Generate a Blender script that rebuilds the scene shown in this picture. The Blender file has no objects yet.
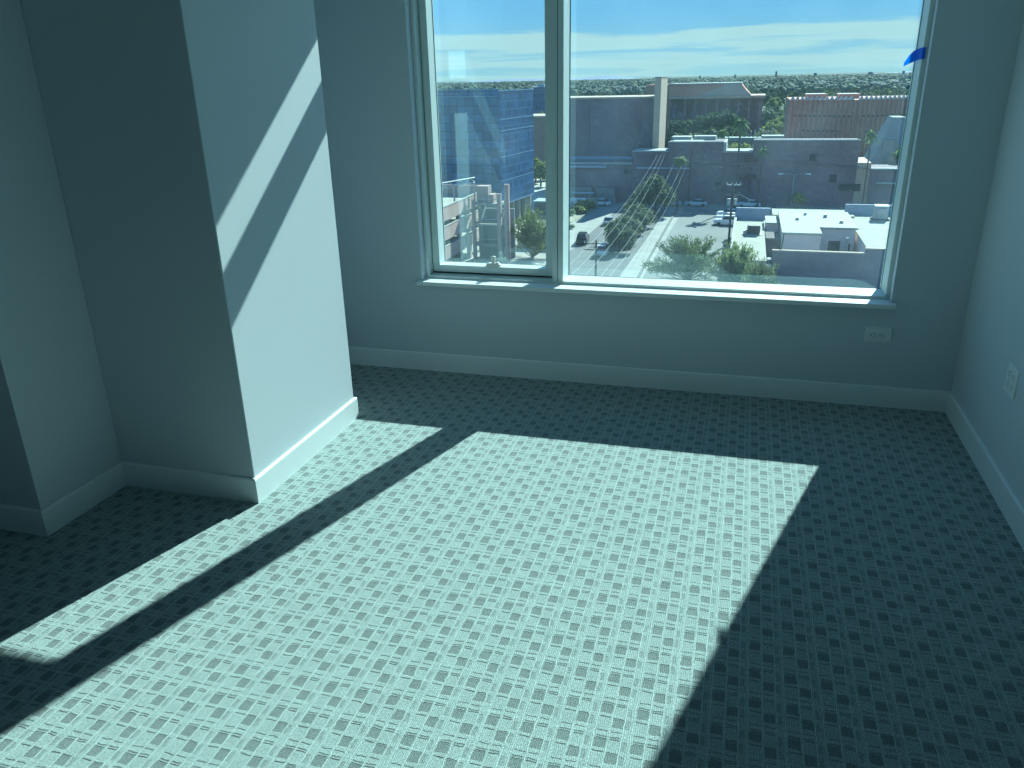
import bpy, math, random
from mathutils import Vector, Matrix, noise
rnd = random.Random(7)
SC = bpy.context.scene
COL = SC.collection
PI = math.pi

# ------------------------------------------------------------------ camera
FPX = 789.107
CR = Vector((0.96145502, 0.27418032, -0.02072173))
CU = Vector((-0.08001146, 0.35107972, 0.93292079))
CF = Vector((-0.2630635, 0.8953034, -0.35948493))
CAM = Vector((0, 0, 1.5))
cam_d = bpy.data.cameras.new('camera')
cam = bpy.data.objects.new('camera', cam_d)
COL.objects.link(cam)
m3 = Matrix((CR, CU, -CF)).transposed()
cam.matrix_world = Matrix.Translation(CAM) @ m3.to_4x4()
cam_d.sensor_width = 36
cam_d.lens = FPX / 1024 * 36
cam_d.clip_start = 0.05
cam_d.clip_end = 60000
SC.camera = cam
vs = SC.view_settings
vs.view_transform = 'Standard'
vs.look = 'None'
vs.exposure = 0.0
vs.gamma = 1.0
vs.use_curve_mapping = False
SC.cycles.use_denoising = True
SC.cycles.max_bounces = 12
SC.cycles.diffuse_bounces = 8
SC.cycles.transparent_max_bounces = 24
SC.cycles.sample_clamp_indirect = 6
SC.cycles.caustics_reflective = False

def sight(px, py, y):
    """world point on the line of sight through a photo pixel, at depth y"""
    v = CR * ((px - 512) / FPX) + CU * ((384 - py) / FPX) + CF
    return CAM + v * (y / v.y)

# ------------------------------------------------------------------ materials
MATS = {}
def mat(name, rgb=(), rough=0.7, var=0.0, vscale=2.0, bump=0.0, bscale=60.0, metal=0.0, spec=0.5, rgb2=None, sheen=0.0):
    if name in MATS: return MATS[name]
    m = bpy.data.materials.new(name); m.use_nodes = True
    nt = m.node_tree; N = nt.nodes; L = nt.links
    b = N['Principled BSDF']
    b.inputs['Roughness'].default_value = rough
    b.inputs['Metallic'].default_value = metal
    b.inputs['Specular IOR Level'].default_value = spec
    b.inputs['Base Color'].default_value = (*rgb, 1)
    tc = N.new('ShaderNodeTexCoord')
    if var > 0 or rgb2:
        n = N.new('ShaderNodeTexNoise'); n.inputs['Scale'].default_value = vscale
        n.inputs['Detail'].default_value = 5; n.inputs['Roughness'].default_value = 0.6
        L.new(tc.outputs['Object'], n.inputs['Vector'])
        r = N.new('ShaderNodeMapRange'); r.inputs['From Min'].default_value = .3; r.inputs['From Max'].default_value = .7
        L.new(n.outputs['Fac'], r.inputs['Value'])
        mx = N.new('ShaderNodeMix'); mx.data_type = 'RGBA'
        c2 = rgb2 if rgb2 else tuple(c * (1 - var) for c in rgb)
        c1 = rgb if rgb2 else tuple(min(1, c * (1 + var)) for c in rgb)
        mx.inputs[6].default_value = (*c1, 1); mx.inputs[7].default_value = (*c2, 1)
        L.new(r.outputs['Result'], mx.inputs[0]); L.new(mx.outputs[2], b.inputs['Base Color'])
    if bump > 0:
        n2 = N.new('ShaderNodeTexNoise'); n2.inputs['Scale'].default_value = bscale
        n2.inputs['Detail'].default_value = 3
        L.new(tc.outputs['Object'], n2.inputs['Vector'])
        bp = N.new('ShaderNodeBump'); bp.inputs['Strength'].default_value = bump
        bp.inputs['Distance'].default_value = 0.002
        L.new(n2.outputs['Fac'], bp.inputs['Height']); L.new(bp.outputs['Normal'], b.inputs['Normal'])
    MATS[name] = m
    return m

def grid_mat(name, glass, line, sx, sz, lw=0.08, rough=0.25, big=0, spec=0.5, var=.3):
    """curtain wall: panes between thin lines, worked out in object space (x+y along the face, z up)"""
    m = bpy.data.materials.new(name); m.use_nodes = True
    nt = m.node_tree; N = nt.nodes; L = nt.links; b = N['Principled BSDF']
    b.inputs['Roughness'].default_value = rough; b.inputs['Specular IOR Level'].default_value = spec
    tc = N.new('ShaderNodeTexCoord'); sep = N.new('ShaderNodeSeparateXYZ'); L.new(tc.outputs['Object'], sep.inputs[0])
    def mth(op, a, bb, c=None):
        n = N.new('ShaderNodeMath'); n.operation = op
        for i, v in enumerate((a, bb, c)):
            if v is None: continue
            if hasattr(v, 'links'): L.new(v, n.inputs[i])
            else: n.inputs[i].default_value = v
        return n.outputs[0]
    h = mth('ADD', sep.outputs['X'], sep.outputs['Y'])
    def stripe(v, period, w):
        f = mth('FRACT', mth('DIVIDE', v, period), 0.0)
        return mth('LESS_THAN', f, w / period)
    a = stripe(h, sx, lw); c = stripe(sep.outputs['Z'], sz, lw)
    s = mth('MAXIMUM', a, c)
    if big:
        s = mth('MAXIMUM', mth('MULTIPLY', s, .45), stripe(sep.outputs['Z'], big, .22))
    # each pane a slightly different shade
    cx = mth('FLOOR', mth('DIVIDE', h, sx), 0); cz = mth('FLOOR', mth('DIVIDE', sep.outputs['Z'], sz), 0)
    cmb = N.new('ShaderNodeCombineXYZ'); L.new(cx, cmb.inputs[0]); L.new(cz, cmb.inputs[1])
    wn = N.new('ShaderNodeTexWhiteNoise'); wn.noise_dimensions = '2D'; L.new(cmb.outputs[0], wn.inputs['Vector'])
    mx0 = N.new('ShaderNodeMix'); mx0.data_type = 'RGBA'
    mx0.inputs[6].default_value = (*[v * (1 - var) for v in glass], 1); mx0.inputs[7].default_value = (*[v * (1 + var) for v in glass], 1)
    L.new(wn.outputs['Value'], mx0.inputs[0])
    mx = N.new('ShaderNodeMix'); mx.data_type = 'RGBA'
    L.new(s, mx.inputs[0]); L.new(mx0.outputs[2], mx.inputs[6]); mx.inputs[7].default_value = (*line, 1)
    L.new(mx.outputs[2], b.inputs['Base Color'])
    MATS[name] = m
    return m

def carpet_mat():
    m = bpy.data.materials.new('woven_carpet'); m.use_nodes = True
    nt = m.node_tree; N = nt.nodes; L = nt.links; b = N['Principled BSDF']
    b.inputs['Roughness'].default_value = 0.9; b.inputs['Specular IOR Level'].default_value = 0.15
    b.inputs['Sheen Weight'].default_value = 0.25; b.inputs['Sheen Roughness'].default_value = 0.5
    tc = N.new('ShaderNodeTexCoord')
    # little wander in the yarns
    wob = N.new('ShaderNodeTexNoise'); wob.inputs['Scale'].default_value = 45; L.new(tc.outputs['Object'], wob.inputs['Vector'])
    sub = N.new('ShaderNodeVectorMath'); sub.operation = 'SUBTRACT'; L.new(wob.outputs['Color'], sub.inputs[0]); sub.inputs[1].default_value = (.5, .5, .5)
    scl = N.new('ShaderNodeVectorMath'); scl.operation = 'SCALE'; L.new(sub.outputs[0], scl.inputs[0]); scl.inputs['Scale'].default_value = 0.008
    add = N.new('ShaderNodeVectorMath'); add.operation = 'ADD'; L.new(tc.outputs['Object'], add.inputs[0]); L.new(scl.outputs[0], add.inputs[1])
    sep = N.new('ShaderNodeSeparateXYZ'); L.new(add.outputs[0], sep.inputs[0])
    def mth(op, a, bb=None, c=None):
        n = N.new('ShaderNodeMath'); n.operation = op
        for i, v in enumerate((a, bb, c)):
            if v is None: continue
            if hasattr(v, 'links'): L.new(v, n.inputs[i])
            else: n.inputs[i].default_value = v
        return n.outputs[0]
    PX, PY = .0905, .1127
    # u,v in millimetres inside one repeat; dark patch A is centred at (22.5, 22.5)
    u = mth('MULTIPLY', mth('FRACT', mth('DIVIDE', mth('ADD', sep.outputs['X'], .413 + .0225 - .0018), PX)), PX * 1000)
    v = mth('MULTIPLY', mth('FRACT', mth('DIVIDE', mth('ADD', sep.outputs['Y'], -1.798 + .0200 + 0.0), PY)), PY * 1000)
    def band(x, lo, hi, soft=1.5):
        a = N.new('ShaderNodeMapRange'); a.interpolation_type = 'SMOOTHSTEP'
        L.new(x, a.inputs['Value']); a.inputs['From Min'].default_value = lo - soft; a.inputs['From Max'].default_value = lo + soft
        c = N.new('ShaderNodeMapRange'); c.interpolation_type = 'SMOOTHSTEP'
        L.new(x, c.inputs['Value']); c.inputs['From Min'].default_value = hi - soft; c.inputs['From Max'].default_value = hi + soft
        return mth('SUBTRACT', a.outputs[0], c.outputs[0])
    # columns: A 4..38, B 38..70, C 70..90.5(+4)
    # rows   : A 6..37 ; thin row 44..62 ; B 68..102   (y grows away from the viewer)
    darkA = mth('MULTIPLY', band(u, 8, 37), band(v, 7, 36))
    darkB = mth('MULTIPLY', band(u, 44, 71), band(v, 77, 106))
    dark = mth('MAXIMUM', darkA, darkB)
    # half dark cells of the narrow column and the thin row
    slim = mth('MULTIPLY', band(u, 76, 86), mth('MAXIMUM', band(v, 7, 36), band(v, 77, 106)))
    thin = mth('MULTIPLY', mth('MAXIMUM', band(u, 10, 37), band(u, 45, 70)), mth('MAXIMUM', band(v, 42, 47, 1), band(v, 60, 64, 1)))
    relief_shade = mth('MULTIPLY', mth('MAXIMUM', band(u, 45, 70), band(u, 10, 37)), mth('MAXIMUM', band(v, 36, 40, 1), band(v, 106, 110, 1)))  # shadow lines along the far edge of raised cells, painted into the tone
    half = mth('MAXIMUM', mth('MULTIPLY', slim, .55), mth('MAXIMUM', mth('MULTIPLY', thin, .85), mth('MULTIPLY', relief_shade, 1.15)))
    # bright yarns that run away from the viewer
    yarn = mth('MAXIMUM', band(u, 3.2, 5.2, .9), mth('MAXIMUM', band(u, 39.5, 41.5, .9), band(u, 72.2, 74.2, .9)))
    rowln = mth('MAXIMUM', band(v, 2.0, 4.5, 1), mth('MAXIMUM', band(v, 50, 56, 1.5), band(v, 70.5, 73.5, 1)))
    # loop ribs
    rib = mth('ABSOLUTE', mth('SINE', mth('MULTIPLY', sep.outputs['X'], PI / .0052)))
    ribc = mth('SINE', mth('MULTIPLY', sep.outputs['Y'], PI / .0042))
    nz = N.new('ShaderNodeTexNoise'); nz.inputs['Scale'].default_value = 230; nz.inputs['Detail'].default_value = 2; L.new(tc.outputs['Object'], nz.inputs['Vector'])
    nl = N.new('ShaderNodeTexNoise'); nl.inputs['Scale'].default_value = 26; nl.inputs['Detail'].default_value = 2; L.new(tc.outputs['Object'], nl.inputs['Vector'])
    # tone
    tone = mth('SUBTRACT', 1.0, mth('MULTIPLY', mth('MAXIMUM', dark, half), .43))
    tone = mth('ADD', tone, mth('MULTIPLY', yarn, .40))
    tone = mth('ADD', tone, mth('MULTIPLY', rowln, .08))
    tone = mth('MULTIPLY', tone, mth('ADD', .70, mth('MULTIPLY', rib, .42)))
    tone = mth('MULTIPLY', tone, mth('ADD', .10, mth('MULTIPLY', nz.outputs['Fac'], 1.8)))
    tone = mth('MULTIPLY', tone, mth('ADD', .82, mth('MULTIPLY', nl.outputs['Fac'], .36)))
    colr = N.new('ShaderNodeVectorMath'); colr.operation = 'SCALE'
    colr.inputs[0].default_value = CARPET; L.new(tone, colr.inputs['Scale'])
    L.new(colr.outputs[0], b.inputs['Base Color'])
    # relief
    h = mth('SUBTRACT', 1.0, mth('MULTIPLY', mth('MAXIMUM', dark, half), .8))
    h = mth('ADD', h, mth('MULTIPLY', yarn, .35))
    h = mth('ADD', h, mth('MULTIPLY', rib, .22)); h = mth('ADD', h, mth('MULTIPLY', mth('ABSOLUTE', ribc), .12))
    h = mth('ADD', h, mth('MULTIPLY', nz.outputs['Fac'], .4))
    bp = N.new('ShaderNodeBump'); bp.inputs['Strength'].default_value = .8; bp.inputs['Distance'].default_value = 0.0022
    L.new(h, bp.inputs['Height']); L.new(bp.outputs['Normal'], b.inputs['Normal'])
    return m

def glass_mat():
    m = bpy.data.materials.new('tinted_window_glass'); m.use_nodes = True
    nt = m.node_tree; N = nt.nodes; L = nt.links
    N.remove(N['Principled BSDF']); out = N['Material Output']
    tr = N.new('ShaderNodeBsdfTransparent'); t = GLASS_TINT; tr.inputs['Color'].default_value = (math.sqrt(t[0]), math.sqrt(t[1]), math.sqrt(t[2]), 1)
    gl = N.new('ShaderNodeBsdfGlossy'); gl.inputs['Roughness'].default_value = 0.0; gl.inputs['Color'].default_value = (.75, .95, 1, 1)
    lw = N.new('ShaderNodeLayerWeight'); lw.inputs['Blend'].default_value = .5
    def mth(op, a, bb):
        n = N.new('ShaderNodeMath'); n.operation = op
        for i, v in enumerate((a, bb)):
            if hasattr(v, 'links'): L.new(v, n.inputs[i])
            else: n.inputs[i].default_value = v
        return n.outputs[0]
    fac = mth('ADD', .075, mth('MULTIPLY', mth('POWER', lw.outputs['Facing'], 5.0), .85))
    mx = N.new('ShaderNodeMixShader'); L.new(fac, mx.inputs[0]); L.new(tr.outputs[0], mx.inputs[1]); L.new(gl.outputs[0], mx.inputs[2])
    # thin film of dust on the pane, with smears
    dust = N.new('ShaderNodeBsdfTranslucent'); dust.inputs['Color'].default_value = (.55, .85, .95, 1)
    tc = N.new('ShaderNodeTexCoord')
    n1 = N.new('ShaderNodeTexNoise'); n1.inputs['Scale'].default_value = 3.0; n1.inputs['Detail'].default_value = 5; L.new(tc.outputs['Object'], n1.inputs['Vector'])
    n2 = N.new('ShaderNodeTexNoise'); n2.inputs['Scale'].default_value = 160; n2.inputs['Detail'].default_value = 1; L.new(tc.outputs['Object'], n2.inputs['Vector'])
    sp = mth('MULTIPLY', mth('GREATER_THAN', n2.outputs['Fac'], .69), .05)
    df = mth('ADD', mth('ADD', .006, mth('MULTIPLY', mth('POWER', n1.outputs['Fac'], 3.0), .05)), sp)
    mx2 = N.new('ShaderNodeMixShader'); L.new(df, mx2.inputs[0]); L.new(mx.outputs[0], mx2.inputs[1]); L.new(dust.outputs[0], mx2.inputs[2])
    L.new(mx2.outputs[0], out.inputs['Surface'])
    return m

CARPET = (.265, .345, .34)
GLASS_TINT = (.66, .93, .90)
WALL = mat('painted_drywall', (.565, .64, .69), .65, bump=.25, bscale=260)
TRIM = mat('white_trim_paint', (.74, .81, .83), .38, bump=.05, bscale=40)
CEIL = mat('ceiling_paint', (.74, .78, .80), .8, bump=.3, bscale=200)
VINYL = mat('window_frame_enamel', (.62, .72, .72), .4, bump=.03, bscale=80)
GASKET = mat('black_rubber_gasket', (.02, .025, .03), .6, bump=.1)
PLATE = mat('white_plastic_plate', (.72, .78, .79), .35, bump=.02)
SLOT = mat('dark_socket_slot', (.02, .02, .02), .6, bump=.02)
HANDLE = mat('off_white_cast_handle', (.70, .70, .66), .35, bump=.05)
TAPE = mat('blue_painters_tape', (.015, .24, .92), .55, bump=.2, bscale=500)
_b = TAPE.node_tree; _t = _b.nodes.new('ShaderNodeBsdfTranslucent'); _t.inputs['Color'].default_value = (.01, .50, 1, 1)
_m = _b.nodes.new('ShaderNodeMixShader'); _m.inputs[0].default_value = .55
_b.links.new(_b.nodes['Principled BSDF'].outputs[0], _m.inputs[1]); _b.links.new(_t.outputs[0], _m.inputs[2]); _b.links.new(_m.outputs[0], _b.nodes['Material Output'].inputs['Surface'])
CARP = carpet_mat()
GLASS = glass_mat()

# ------------------------------------------------------------------ mesh helpers
class MB:
    def __init__(s): s.v = []; s.f = []
    def box(s, x0, y0, z0, x1, y1, z1):
        b = len(s.v)
        s.v += [(x0, y0, z0), (x1, y0, z0), (x1, y1, z0), (x0, y1, z0), (x0, y0, z1), (x1, y0, z1), (x1, y1, z1), (x0, y1, z1)]
        s.f += [tuple(b + i for i in q) for q in ((0, 3, 2, 1), (4, 5, 6, 7), (0, 1, 5, 4), (1, 2, 6, 5), (2, 3, 7, 6), (3, 0, 4, 7))]
        return s
    def prism(s, poly, z0, z1):
        b = len(s.v); n = len(poly)
        s.v += [(x, y, z0) for x, y in poly] + [(x, y, z1) for x, y in poly]
        s.f.append(tuple(b + i for i in reversed(range(n)))); s.f.append(tuple(b + n + i for i in range(n)))
        for i in range(n):
            j = (i + 1) % n; s.f.append((b + i, b + j, b + n + j, b + n + i))
        return s
    def loft(s, rings, cap=True):
        b = len(s.v); n = len(rings[0])
        for r in rings: s.v += [tuple(p) for p in r]
        for k in range(len(rings) - 1):
            for i in range(n):
                j = (i + 1) % n
                s.f.append((b + k * n + i, b + k * n + j, b + (k + 1) * n + j, b + (k + 1) * n + i))
        if cap:
            s.f.append(tuple(b + i for i in reversed(range(n)))); s.f.append(tuple(b + (len(rings) - 1) * n + i for i in range(n)))
        return s
    def tube(s, pts, r, n=8):
        pts = [Vector(p) for p in pts]
        rs = r if isinstance(r, (list, tuple)) else [r] * len(pts)
        rings = []
        for i, p in enumerate(pts):
            d = (pts[min(i + 1, len(pts) - 1)] - pts[max(i - 1, 0)]).normalized()
            a = Vector((0, 0, 1)) if abs(d.z) < .9 else Vector((1, 0, 0))
            x = d.cross(a).normalized(); y = d.cross(x)
            rings.append([p + (x * math.cos(t) + y * math.sin(t)) * rs[i] for t in [2 * PI * k / n for k in range(n)]])
        return s.loft(rings)
    def quad(s, a, b_, c, d):
        b = len(s.v); s.v += [tuple(a), tuple(b_), tuple(c), tuple(d)]; s.f.append((b, b + 1, b + 2, b + 3)); return s
    def sph(s, c, rx, ry, rz, seed=0, amp=0.0, nu=10, nv=7):
        b = len(s.v); c = Vector(c)
        for j in range(1, nv):
            th = PI * j / nv
            for i in range(nu):
                ph = 2 * PI * i / nu
                d = Vector((math.sin(th) * math.cos(ph), math.sin(th) * math.sin(ph), math.cos(th)))
                k = 1 + amp * noise.noise(d * 2.3 + Vector((seed * 7.1, seed, 0)))
                s.v.append((c.x + d.x * rx * k, c.y + d.y * ry * k, c.z + d.z * rz * k))
        t = len(s.v); s.v.append((c.x, c.y, c.z + rz)); bt = len(s.v); s.v.append((c.x, c.y, c.z - rz))
        for j in range(nv - 2):
            for i in range(nu):
                k = (i + 1) % nu
                s.f.append((b + j * nu + i, b + (j + 1) * nu + i, b + (j + 1) * nu + k, b + j * nu + k))
        for i in range(nu):
            k = (i + 1) % nu
            s.f.append((t, b + i, b + k)); s.f.append((bt, b + (nv - 2) * nu + k, b + (nv - 2) * nu + i))
        return s
    def mesh(s, name, m, smooth=False):
        me = bpy.data.meshes.new(name); me.from_pydata(s.v, [], s.f); me.validate(); me.update()
        me.materials.append(m)
        if smooth:
            me.polygons.foreach_set('use_smooth', [True] * len(me.polygons))
        return me
    def build(s, name, m, parent=None, smooth=False, bevel=0.0, origin=None, seg=2):
        if origin is None and parent is None and s.v:
            xs = [v[0] for v in s.v]; ys = [v[1] for v in s.v]; zs = [v[2] for v in s.v]
            origin = None
        me = s.mesh(name, m, smooth)
        o = bpy.data.objects.new(name, me); COL.objects.link(o)
        if parent: o.parent = parent
        if bevel:
            md = o.modifiers.new('edge', 'BEVEL'); md.width = bevel; md.segments = seg; md.limit_method = 'ANGLE'
        return o

def tag(o, label=None, cat=None, group=None, kind=None):
    if label: o['label'] = label
    if cat: o['category'] = cat
    if group: o['group'] = group
    if kind: o['kind'] = kind
    return o
def empty(name, loc=(0, 0, 0), rz=0, label=None, cat=None, group=None, kind=None):
    o = bpy.data.objects.new(name, None); COL.objects.link(o); o.location = loc; o.rotation_euler = (0, 0, rz)
    o.empty_display_size = .1
    return tag(o, label, cat, group, kind)
def copy_tree(root, loc, rz=0, sc=1, label=None, group=None):
    r = root.copy(); COL.objects.link(r); r.location = loc; r.rotation_euler = (0, 0, rz)
    r.scale = (sc, sc, sc) if not isinstance(sc, tuple) else sc
    if label: r['label'] = label
    if group: r['group'] = group
    for ch in list(root.children):
        c = ch.copy(); COL.objects.link(c); c.parent = r
        for g in list(ch.children):
            d = g.copy(); COL.objects.link(d); d.parent = c
    return r
def struct(name, mb, m, label=None, **k):
    o = mb.build(name, m, **k); tag(o, label, None, None, 'structure'); return o

# ================================================================== ROOM
YB, XR = 3.846, 1.004          # window wall, right wall
XC, YC, YF = -1.711, 2.3025, 3.140   # column face and its near / far edges
XA, YA = -2.322, 1.904
ZC = 2.62
XL, YN = -3.3, -1.8
WT = .275
fl = struct('floor', MB().box(XL, YN, -.12, XR, YB, 0), CARP, 'patterned grey loop carpet with woven squares')
struct('ceiling', MB().box(XL - .15, YN - .15, ZC, XR + .15, YB + WT, ZC + .12), CEIL, 'flat white ceiling')
OX0, OX1, OZ0, OZ1 = -1.618, .689, .490, 2.46
w = MB()
w.box(XL - .15, YB, -.12, OX0, YB + WT, ZC); w.box(OX1, YB, -.12, XR + .15, YB + WT, ZC)
w.box(OX0, YB, -.12, OX1, YB + WT, OZ0); w.box(OX0, YB, OZ1, OX1, YB + WT, ZC)
struct('wall_back', w, WALL, 'grey painted wall around the big window')
struct('wall_right', MB().box(XR, YN - .15, -.12, XR + .15, YB, ZC), WALL, 'grey painted wall to the right of the window')
struct('wall_left', MB().box(XL - .15, YA, -.12, XA, YB, ZC), WALL, 'grey wall stepping forward at the far left')
struct('wall_left_side', MB().box(XL - .15, YN - .15, -.12, XL, YA, ZC), WALL, 'plain grey side wall nearest the viewer')
struct('wall_column', MB().box(XA, YC, -.12, XC, YF, ZC), WALL, 'boxed out column whose right face catches the sun', bevel=.004)
struct('wall_front', MB().box(XL, YN - .15, -.12, XR, YN, ZC), WALL, 'plain wall behind the viewer')

T, BH = .012, .102
def baseboard(name, p0, p1, n, e0, e1, label):
    """profile swept from p0 to p1 along the wall, n points into the room, e* stretch the outer corner"""
    p0 = Vector((*p0, 0)); p1 = Vector((*p1, 0)); n = Vector((*n, 0)); d = (p1 - p0).normalized()
    prof = [(0, 0), (T, 0), (T, BH - .007), (T - .0015, BH - .003), (T - .005, BH), (0, BH)]
    r0 = [p0 + n * a - d * (e0 * a) + Vector((0, 0, z)) for a, z in prof]
    r1 = [p1 + n * a + d * (e1 * a) + Vector((0, 0, z)) for a, z in prof]
    mb = MB().loft([r0, r1])
    return struct(name, mb, TRIM, label)
G_ = 0.0004
baseboard('baseboard_back', (XA, YB), (XR, YB), (0, -1), -1, -1, 'white baseboard below the window')
baseboard('baseboard_right', (XR, YB), (XR, YN), (-1, 0), -1, -1, 'white baseboard along the right wall')
baseboard('baseboard_column_side', (XC, YC), (XC, YF), (1, 0), 1, 1, 'sunlit white baseboard on the column')
baseboard('baseboard_column_front', (XA, YC), (XC, YC), (0, -1), -1, 1, 'shaded white baseboard on the column front')
baseboard('baseboard_column_rear', (XC, YF), (XA, YF), (0, 1), 1, -1, 'white baseboard behind the column')
baseboard('baseboard_niche', (XA, YA), (XA, YC), (1, 0), 1, -1, 'white baseboard in the left corner')
baseboard('baseboard_recess', (XA, YB), (XA, YF), (1, 0), -1, -1, 'white baseboard in the recess behind the column')
baseboard('baseboard_left', (XL, YA), (XA, YA), (0, -1), -1, 1, 'white baseboard at the far left')

# ------------------------------------------------------------------ window
win = empty('window_1', ((OX0 + OX1) / 2, YB, OZ0), label='large two-light window with a white frame over the city view', kind='structure')
def wpart(mb, name, m, parent=win, **k):
    o = win.location
    off = Vector(o)
    mb.v = [tuple(Vector(v) - off) for v in mb.v]
    return mb.build(name, m, parent, **k)
FY0, FY1, GY = 3.90, 4.117, 4.045
SY = 3.957
ZG0, ZG1 = .526, 2.393           # fixed glass
XM0, XM1 = -.918, -.860          # mullion
XG0, XG1 = -1.598, .670
ZS = .511
EY = 4.052                       # the outer half of every member stands back a little
wpart(MB().box(OX0, FY0, OZ0, OX1, EY, ZG0), 'frame_rail', VINYL, bevel=.003)
wpart(MB().box(OX0, EY, OZ0, OX1, FY1, ZG0 - .022), 'outer_rail', VINYL)
wpart(MB().box(OX0, FY0, ZG1, OX1, FY1, OZ1), 'frame_rail', VINYL, bevel=.003)
wpart(MB().box(XG1, FY0, ZG0, OX1, EY, ZG1), 'frame_jamb', VINYL, bevel=.003)
wpart(MB().box(XG1 + .012, EY, ZG0 - .022, OX1, 4.150, ZG1), 'outer_jamb', VINYL)
wpart(MB().box(OX0, FY0, ZG0, XG0, EY, ZG1), 'frame_jamb', VINYL, bevel=.003)
wpart(MB().box(OX0, EY, ZG0 - .022, XG0 + .012, FY1, ZG1), 'outer_jamb', VINYL)
wpart(MB().box(XM0, FY0, ZG0, -.8905, EY, ZG1), 'mullion', VINYL, bevel=.002)
wpart(MB().box(-.8875, FY0 - .001, ZG0, XM1, EY, ZG1), 'mullion', VINYL, bevel=.002)
wpart(MB().box(-.964, EY + .008, ZG0 - .022, -.880, FY1, ZG1), 'outer_mullion', VINYL)
wpart(MB().box(XG0, EY + .008, 2.032, -.964, FY1 - .005, 2.080), 'outer_transom', VINYL)
wpart(MB().box(-.891, FY0 + .004, ZG0, -.887, EY - .01, ZG1), 'mullion_seam', GASKET)
wpart(MB().box(XG0, FY0, 2.052, XM0, EY, 2.080), 'transom', VINYL, bevel=.003)
# awning sash
SX0, SX1, SZ0, SZ1 = XG0 + .003, XM0 - .002, .535, 2.048
IX0, IX1, IZ0, IZ1 = -1.557, -.964, .572, 2.032
s_ = MB()
def framebox(mb, a, b, c, d, e, f_, g, h, y0, y1):
    mb.box(a, y0, c, e, y1, d); mb.box(f_, y0, c, b, y1, d); mb.box(e, y0, c, f_, y1, g); mb.box(e, y0, h, f_, y1, d)
framebox(s_, SX0, SX1, SZ0, SZ1, IX0, IX1, IZ0, IZ1, SY, EY + .006)
sash = wpart(s_, 'awning_sash', VINYL, bevel=.002)
g_ = MB(); framebox(g_, XG0, XM0, ZG0, 2.052, SX0 - .0005, SX1 + .0005, SZ0 - .001, SZ1 + .001, SY + .012, SY + .05)
wpart(g_, 'gasket', GASKET)
wpart(MB().box(IX0 - .004, GY, IZ0 - .004, IX1 + .004, GY + .006, IZ1 + .004), 'sash_pane', GLASS, sash)
wpart(MB().box(XG0, GY, 2.080, XM0, GY + .006, ZG1), 'transom_pane', GLASS)
wpart(MB().box(XM1, GY, ZG0, XG1, GY + .006, ZG1), 'fixed_pane', GLASS)
# thin dark gasket lines around the fixed pane
g2 = MB(); framebox(g2, XM1, XG1, ZG0, ZG1, XM1 + .003, XG1 - .002, ZG0 + .001, ZG1 - .003, GY - .004, GY - .0005)
wpart(g2, 'glazing_gasket', GASKET)
g3 = MB(); framebox(g3, IX0, IX1, IZ0, IZ1, IX0 + .002, IX1 - .002, IZ0 + .002, IZ1 - .002, GY - .003, GY - .0005)
wpart(g3, 'glazing_gasket', GASKET)
# stool
st = MB().box(-1.636, 3.805, ZS - .022, .707, YB, ZS); st.box(OX0, YB, OZ0, OX1, FY0 + .01, ZS)
wpart(st, 'window_sill', TRIM, bevel=.003)
# lock handle on the sash
hb = MB()
cx, cz = -1.257, IZ0 + .001
ring = lambda z, rx, ry, y=3.978: [(cx + rx * math.cos(t), y + ry * math.sin(t), z) for t in [2 * PI * k / 20 for k in range(20)]]
hb.loft([ring(cz, .042, .021), ring(cz + .010, .042, .021), ring(cz + .016, .030, .018)])
hd = wpart(hb, 'lock_body', HANDLE, sash, smooth=False)
hb = MB(); ring2 = lambda z, rx, ry: [(cx + rx * math.cos(t), 3.978 + ry * math.sin(t), z) for t in [2 * PI * k / 16 for k in range(16)]]
hb.loft([ring2(cz + .014, .010, .010), ring2(cz + .030, .009, .009), ring2(cz + .040, .013, .011), ring2(cz + .050, .012, .010), ring2(cz + .053, .006, .006)])
hb.loft([[(cx - .008, 3.970, cz + .012), (cx + .008, 3.970, cz + .012), (cx + .008, 3.988, cz + .012), (cx - .008, 3.988, cz + .012)],
         [(cx + .026, 3.970, cz + .022), (cx + .034, 3.970, cz + .014), (cx + .034, 3.984, cz + .014), (cx + .026, 3.984, cz + .022)]])
wpart(hb, 'lock_lever', HANDLE, sash)

# blue tape stuck across the right jamb
tp = MB()
path = [((.6810, 3.8980), 1.591, 1.548), ((.6720, 3.8982), 1.591, 1.546), ((.6692, 3.8995), 1.591, 1.546), ((.6685, 3.950), 1.590, 1.545), ((.6670, 3.995), 1.588, 1.542), ((.657, 4.020), 1.582, 1.536), ((.642, 4.034), 1.564, 1.528), ((.626, 4.040), 1.534, 1.520)]
for off in (0, .0006):
    pass
rings = []
for i, ((x, y), zt, zb) in enumerate(path):
    a = Vector(path[max(i - 1, 0)][0]); b2 = Vector(path[min(i + 1, len(path) - 1)][0]); d = (b2 - a).normalized(); nrm = Vector((d.y, -d.x)) * .0006
    rings.append([(x, y, zb), (x, y, zt), (x - abs(nrm.x) - .0001, y - .0004, zt), (x - abs(nrm.x) - .0001, y - .0004, zb)])
tp.loft(rings)
tag(tp.build('masking_tape', TAPE), 'torn strip of blue painter’s tape hanging on the right window jamb', 'tape')

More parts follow.
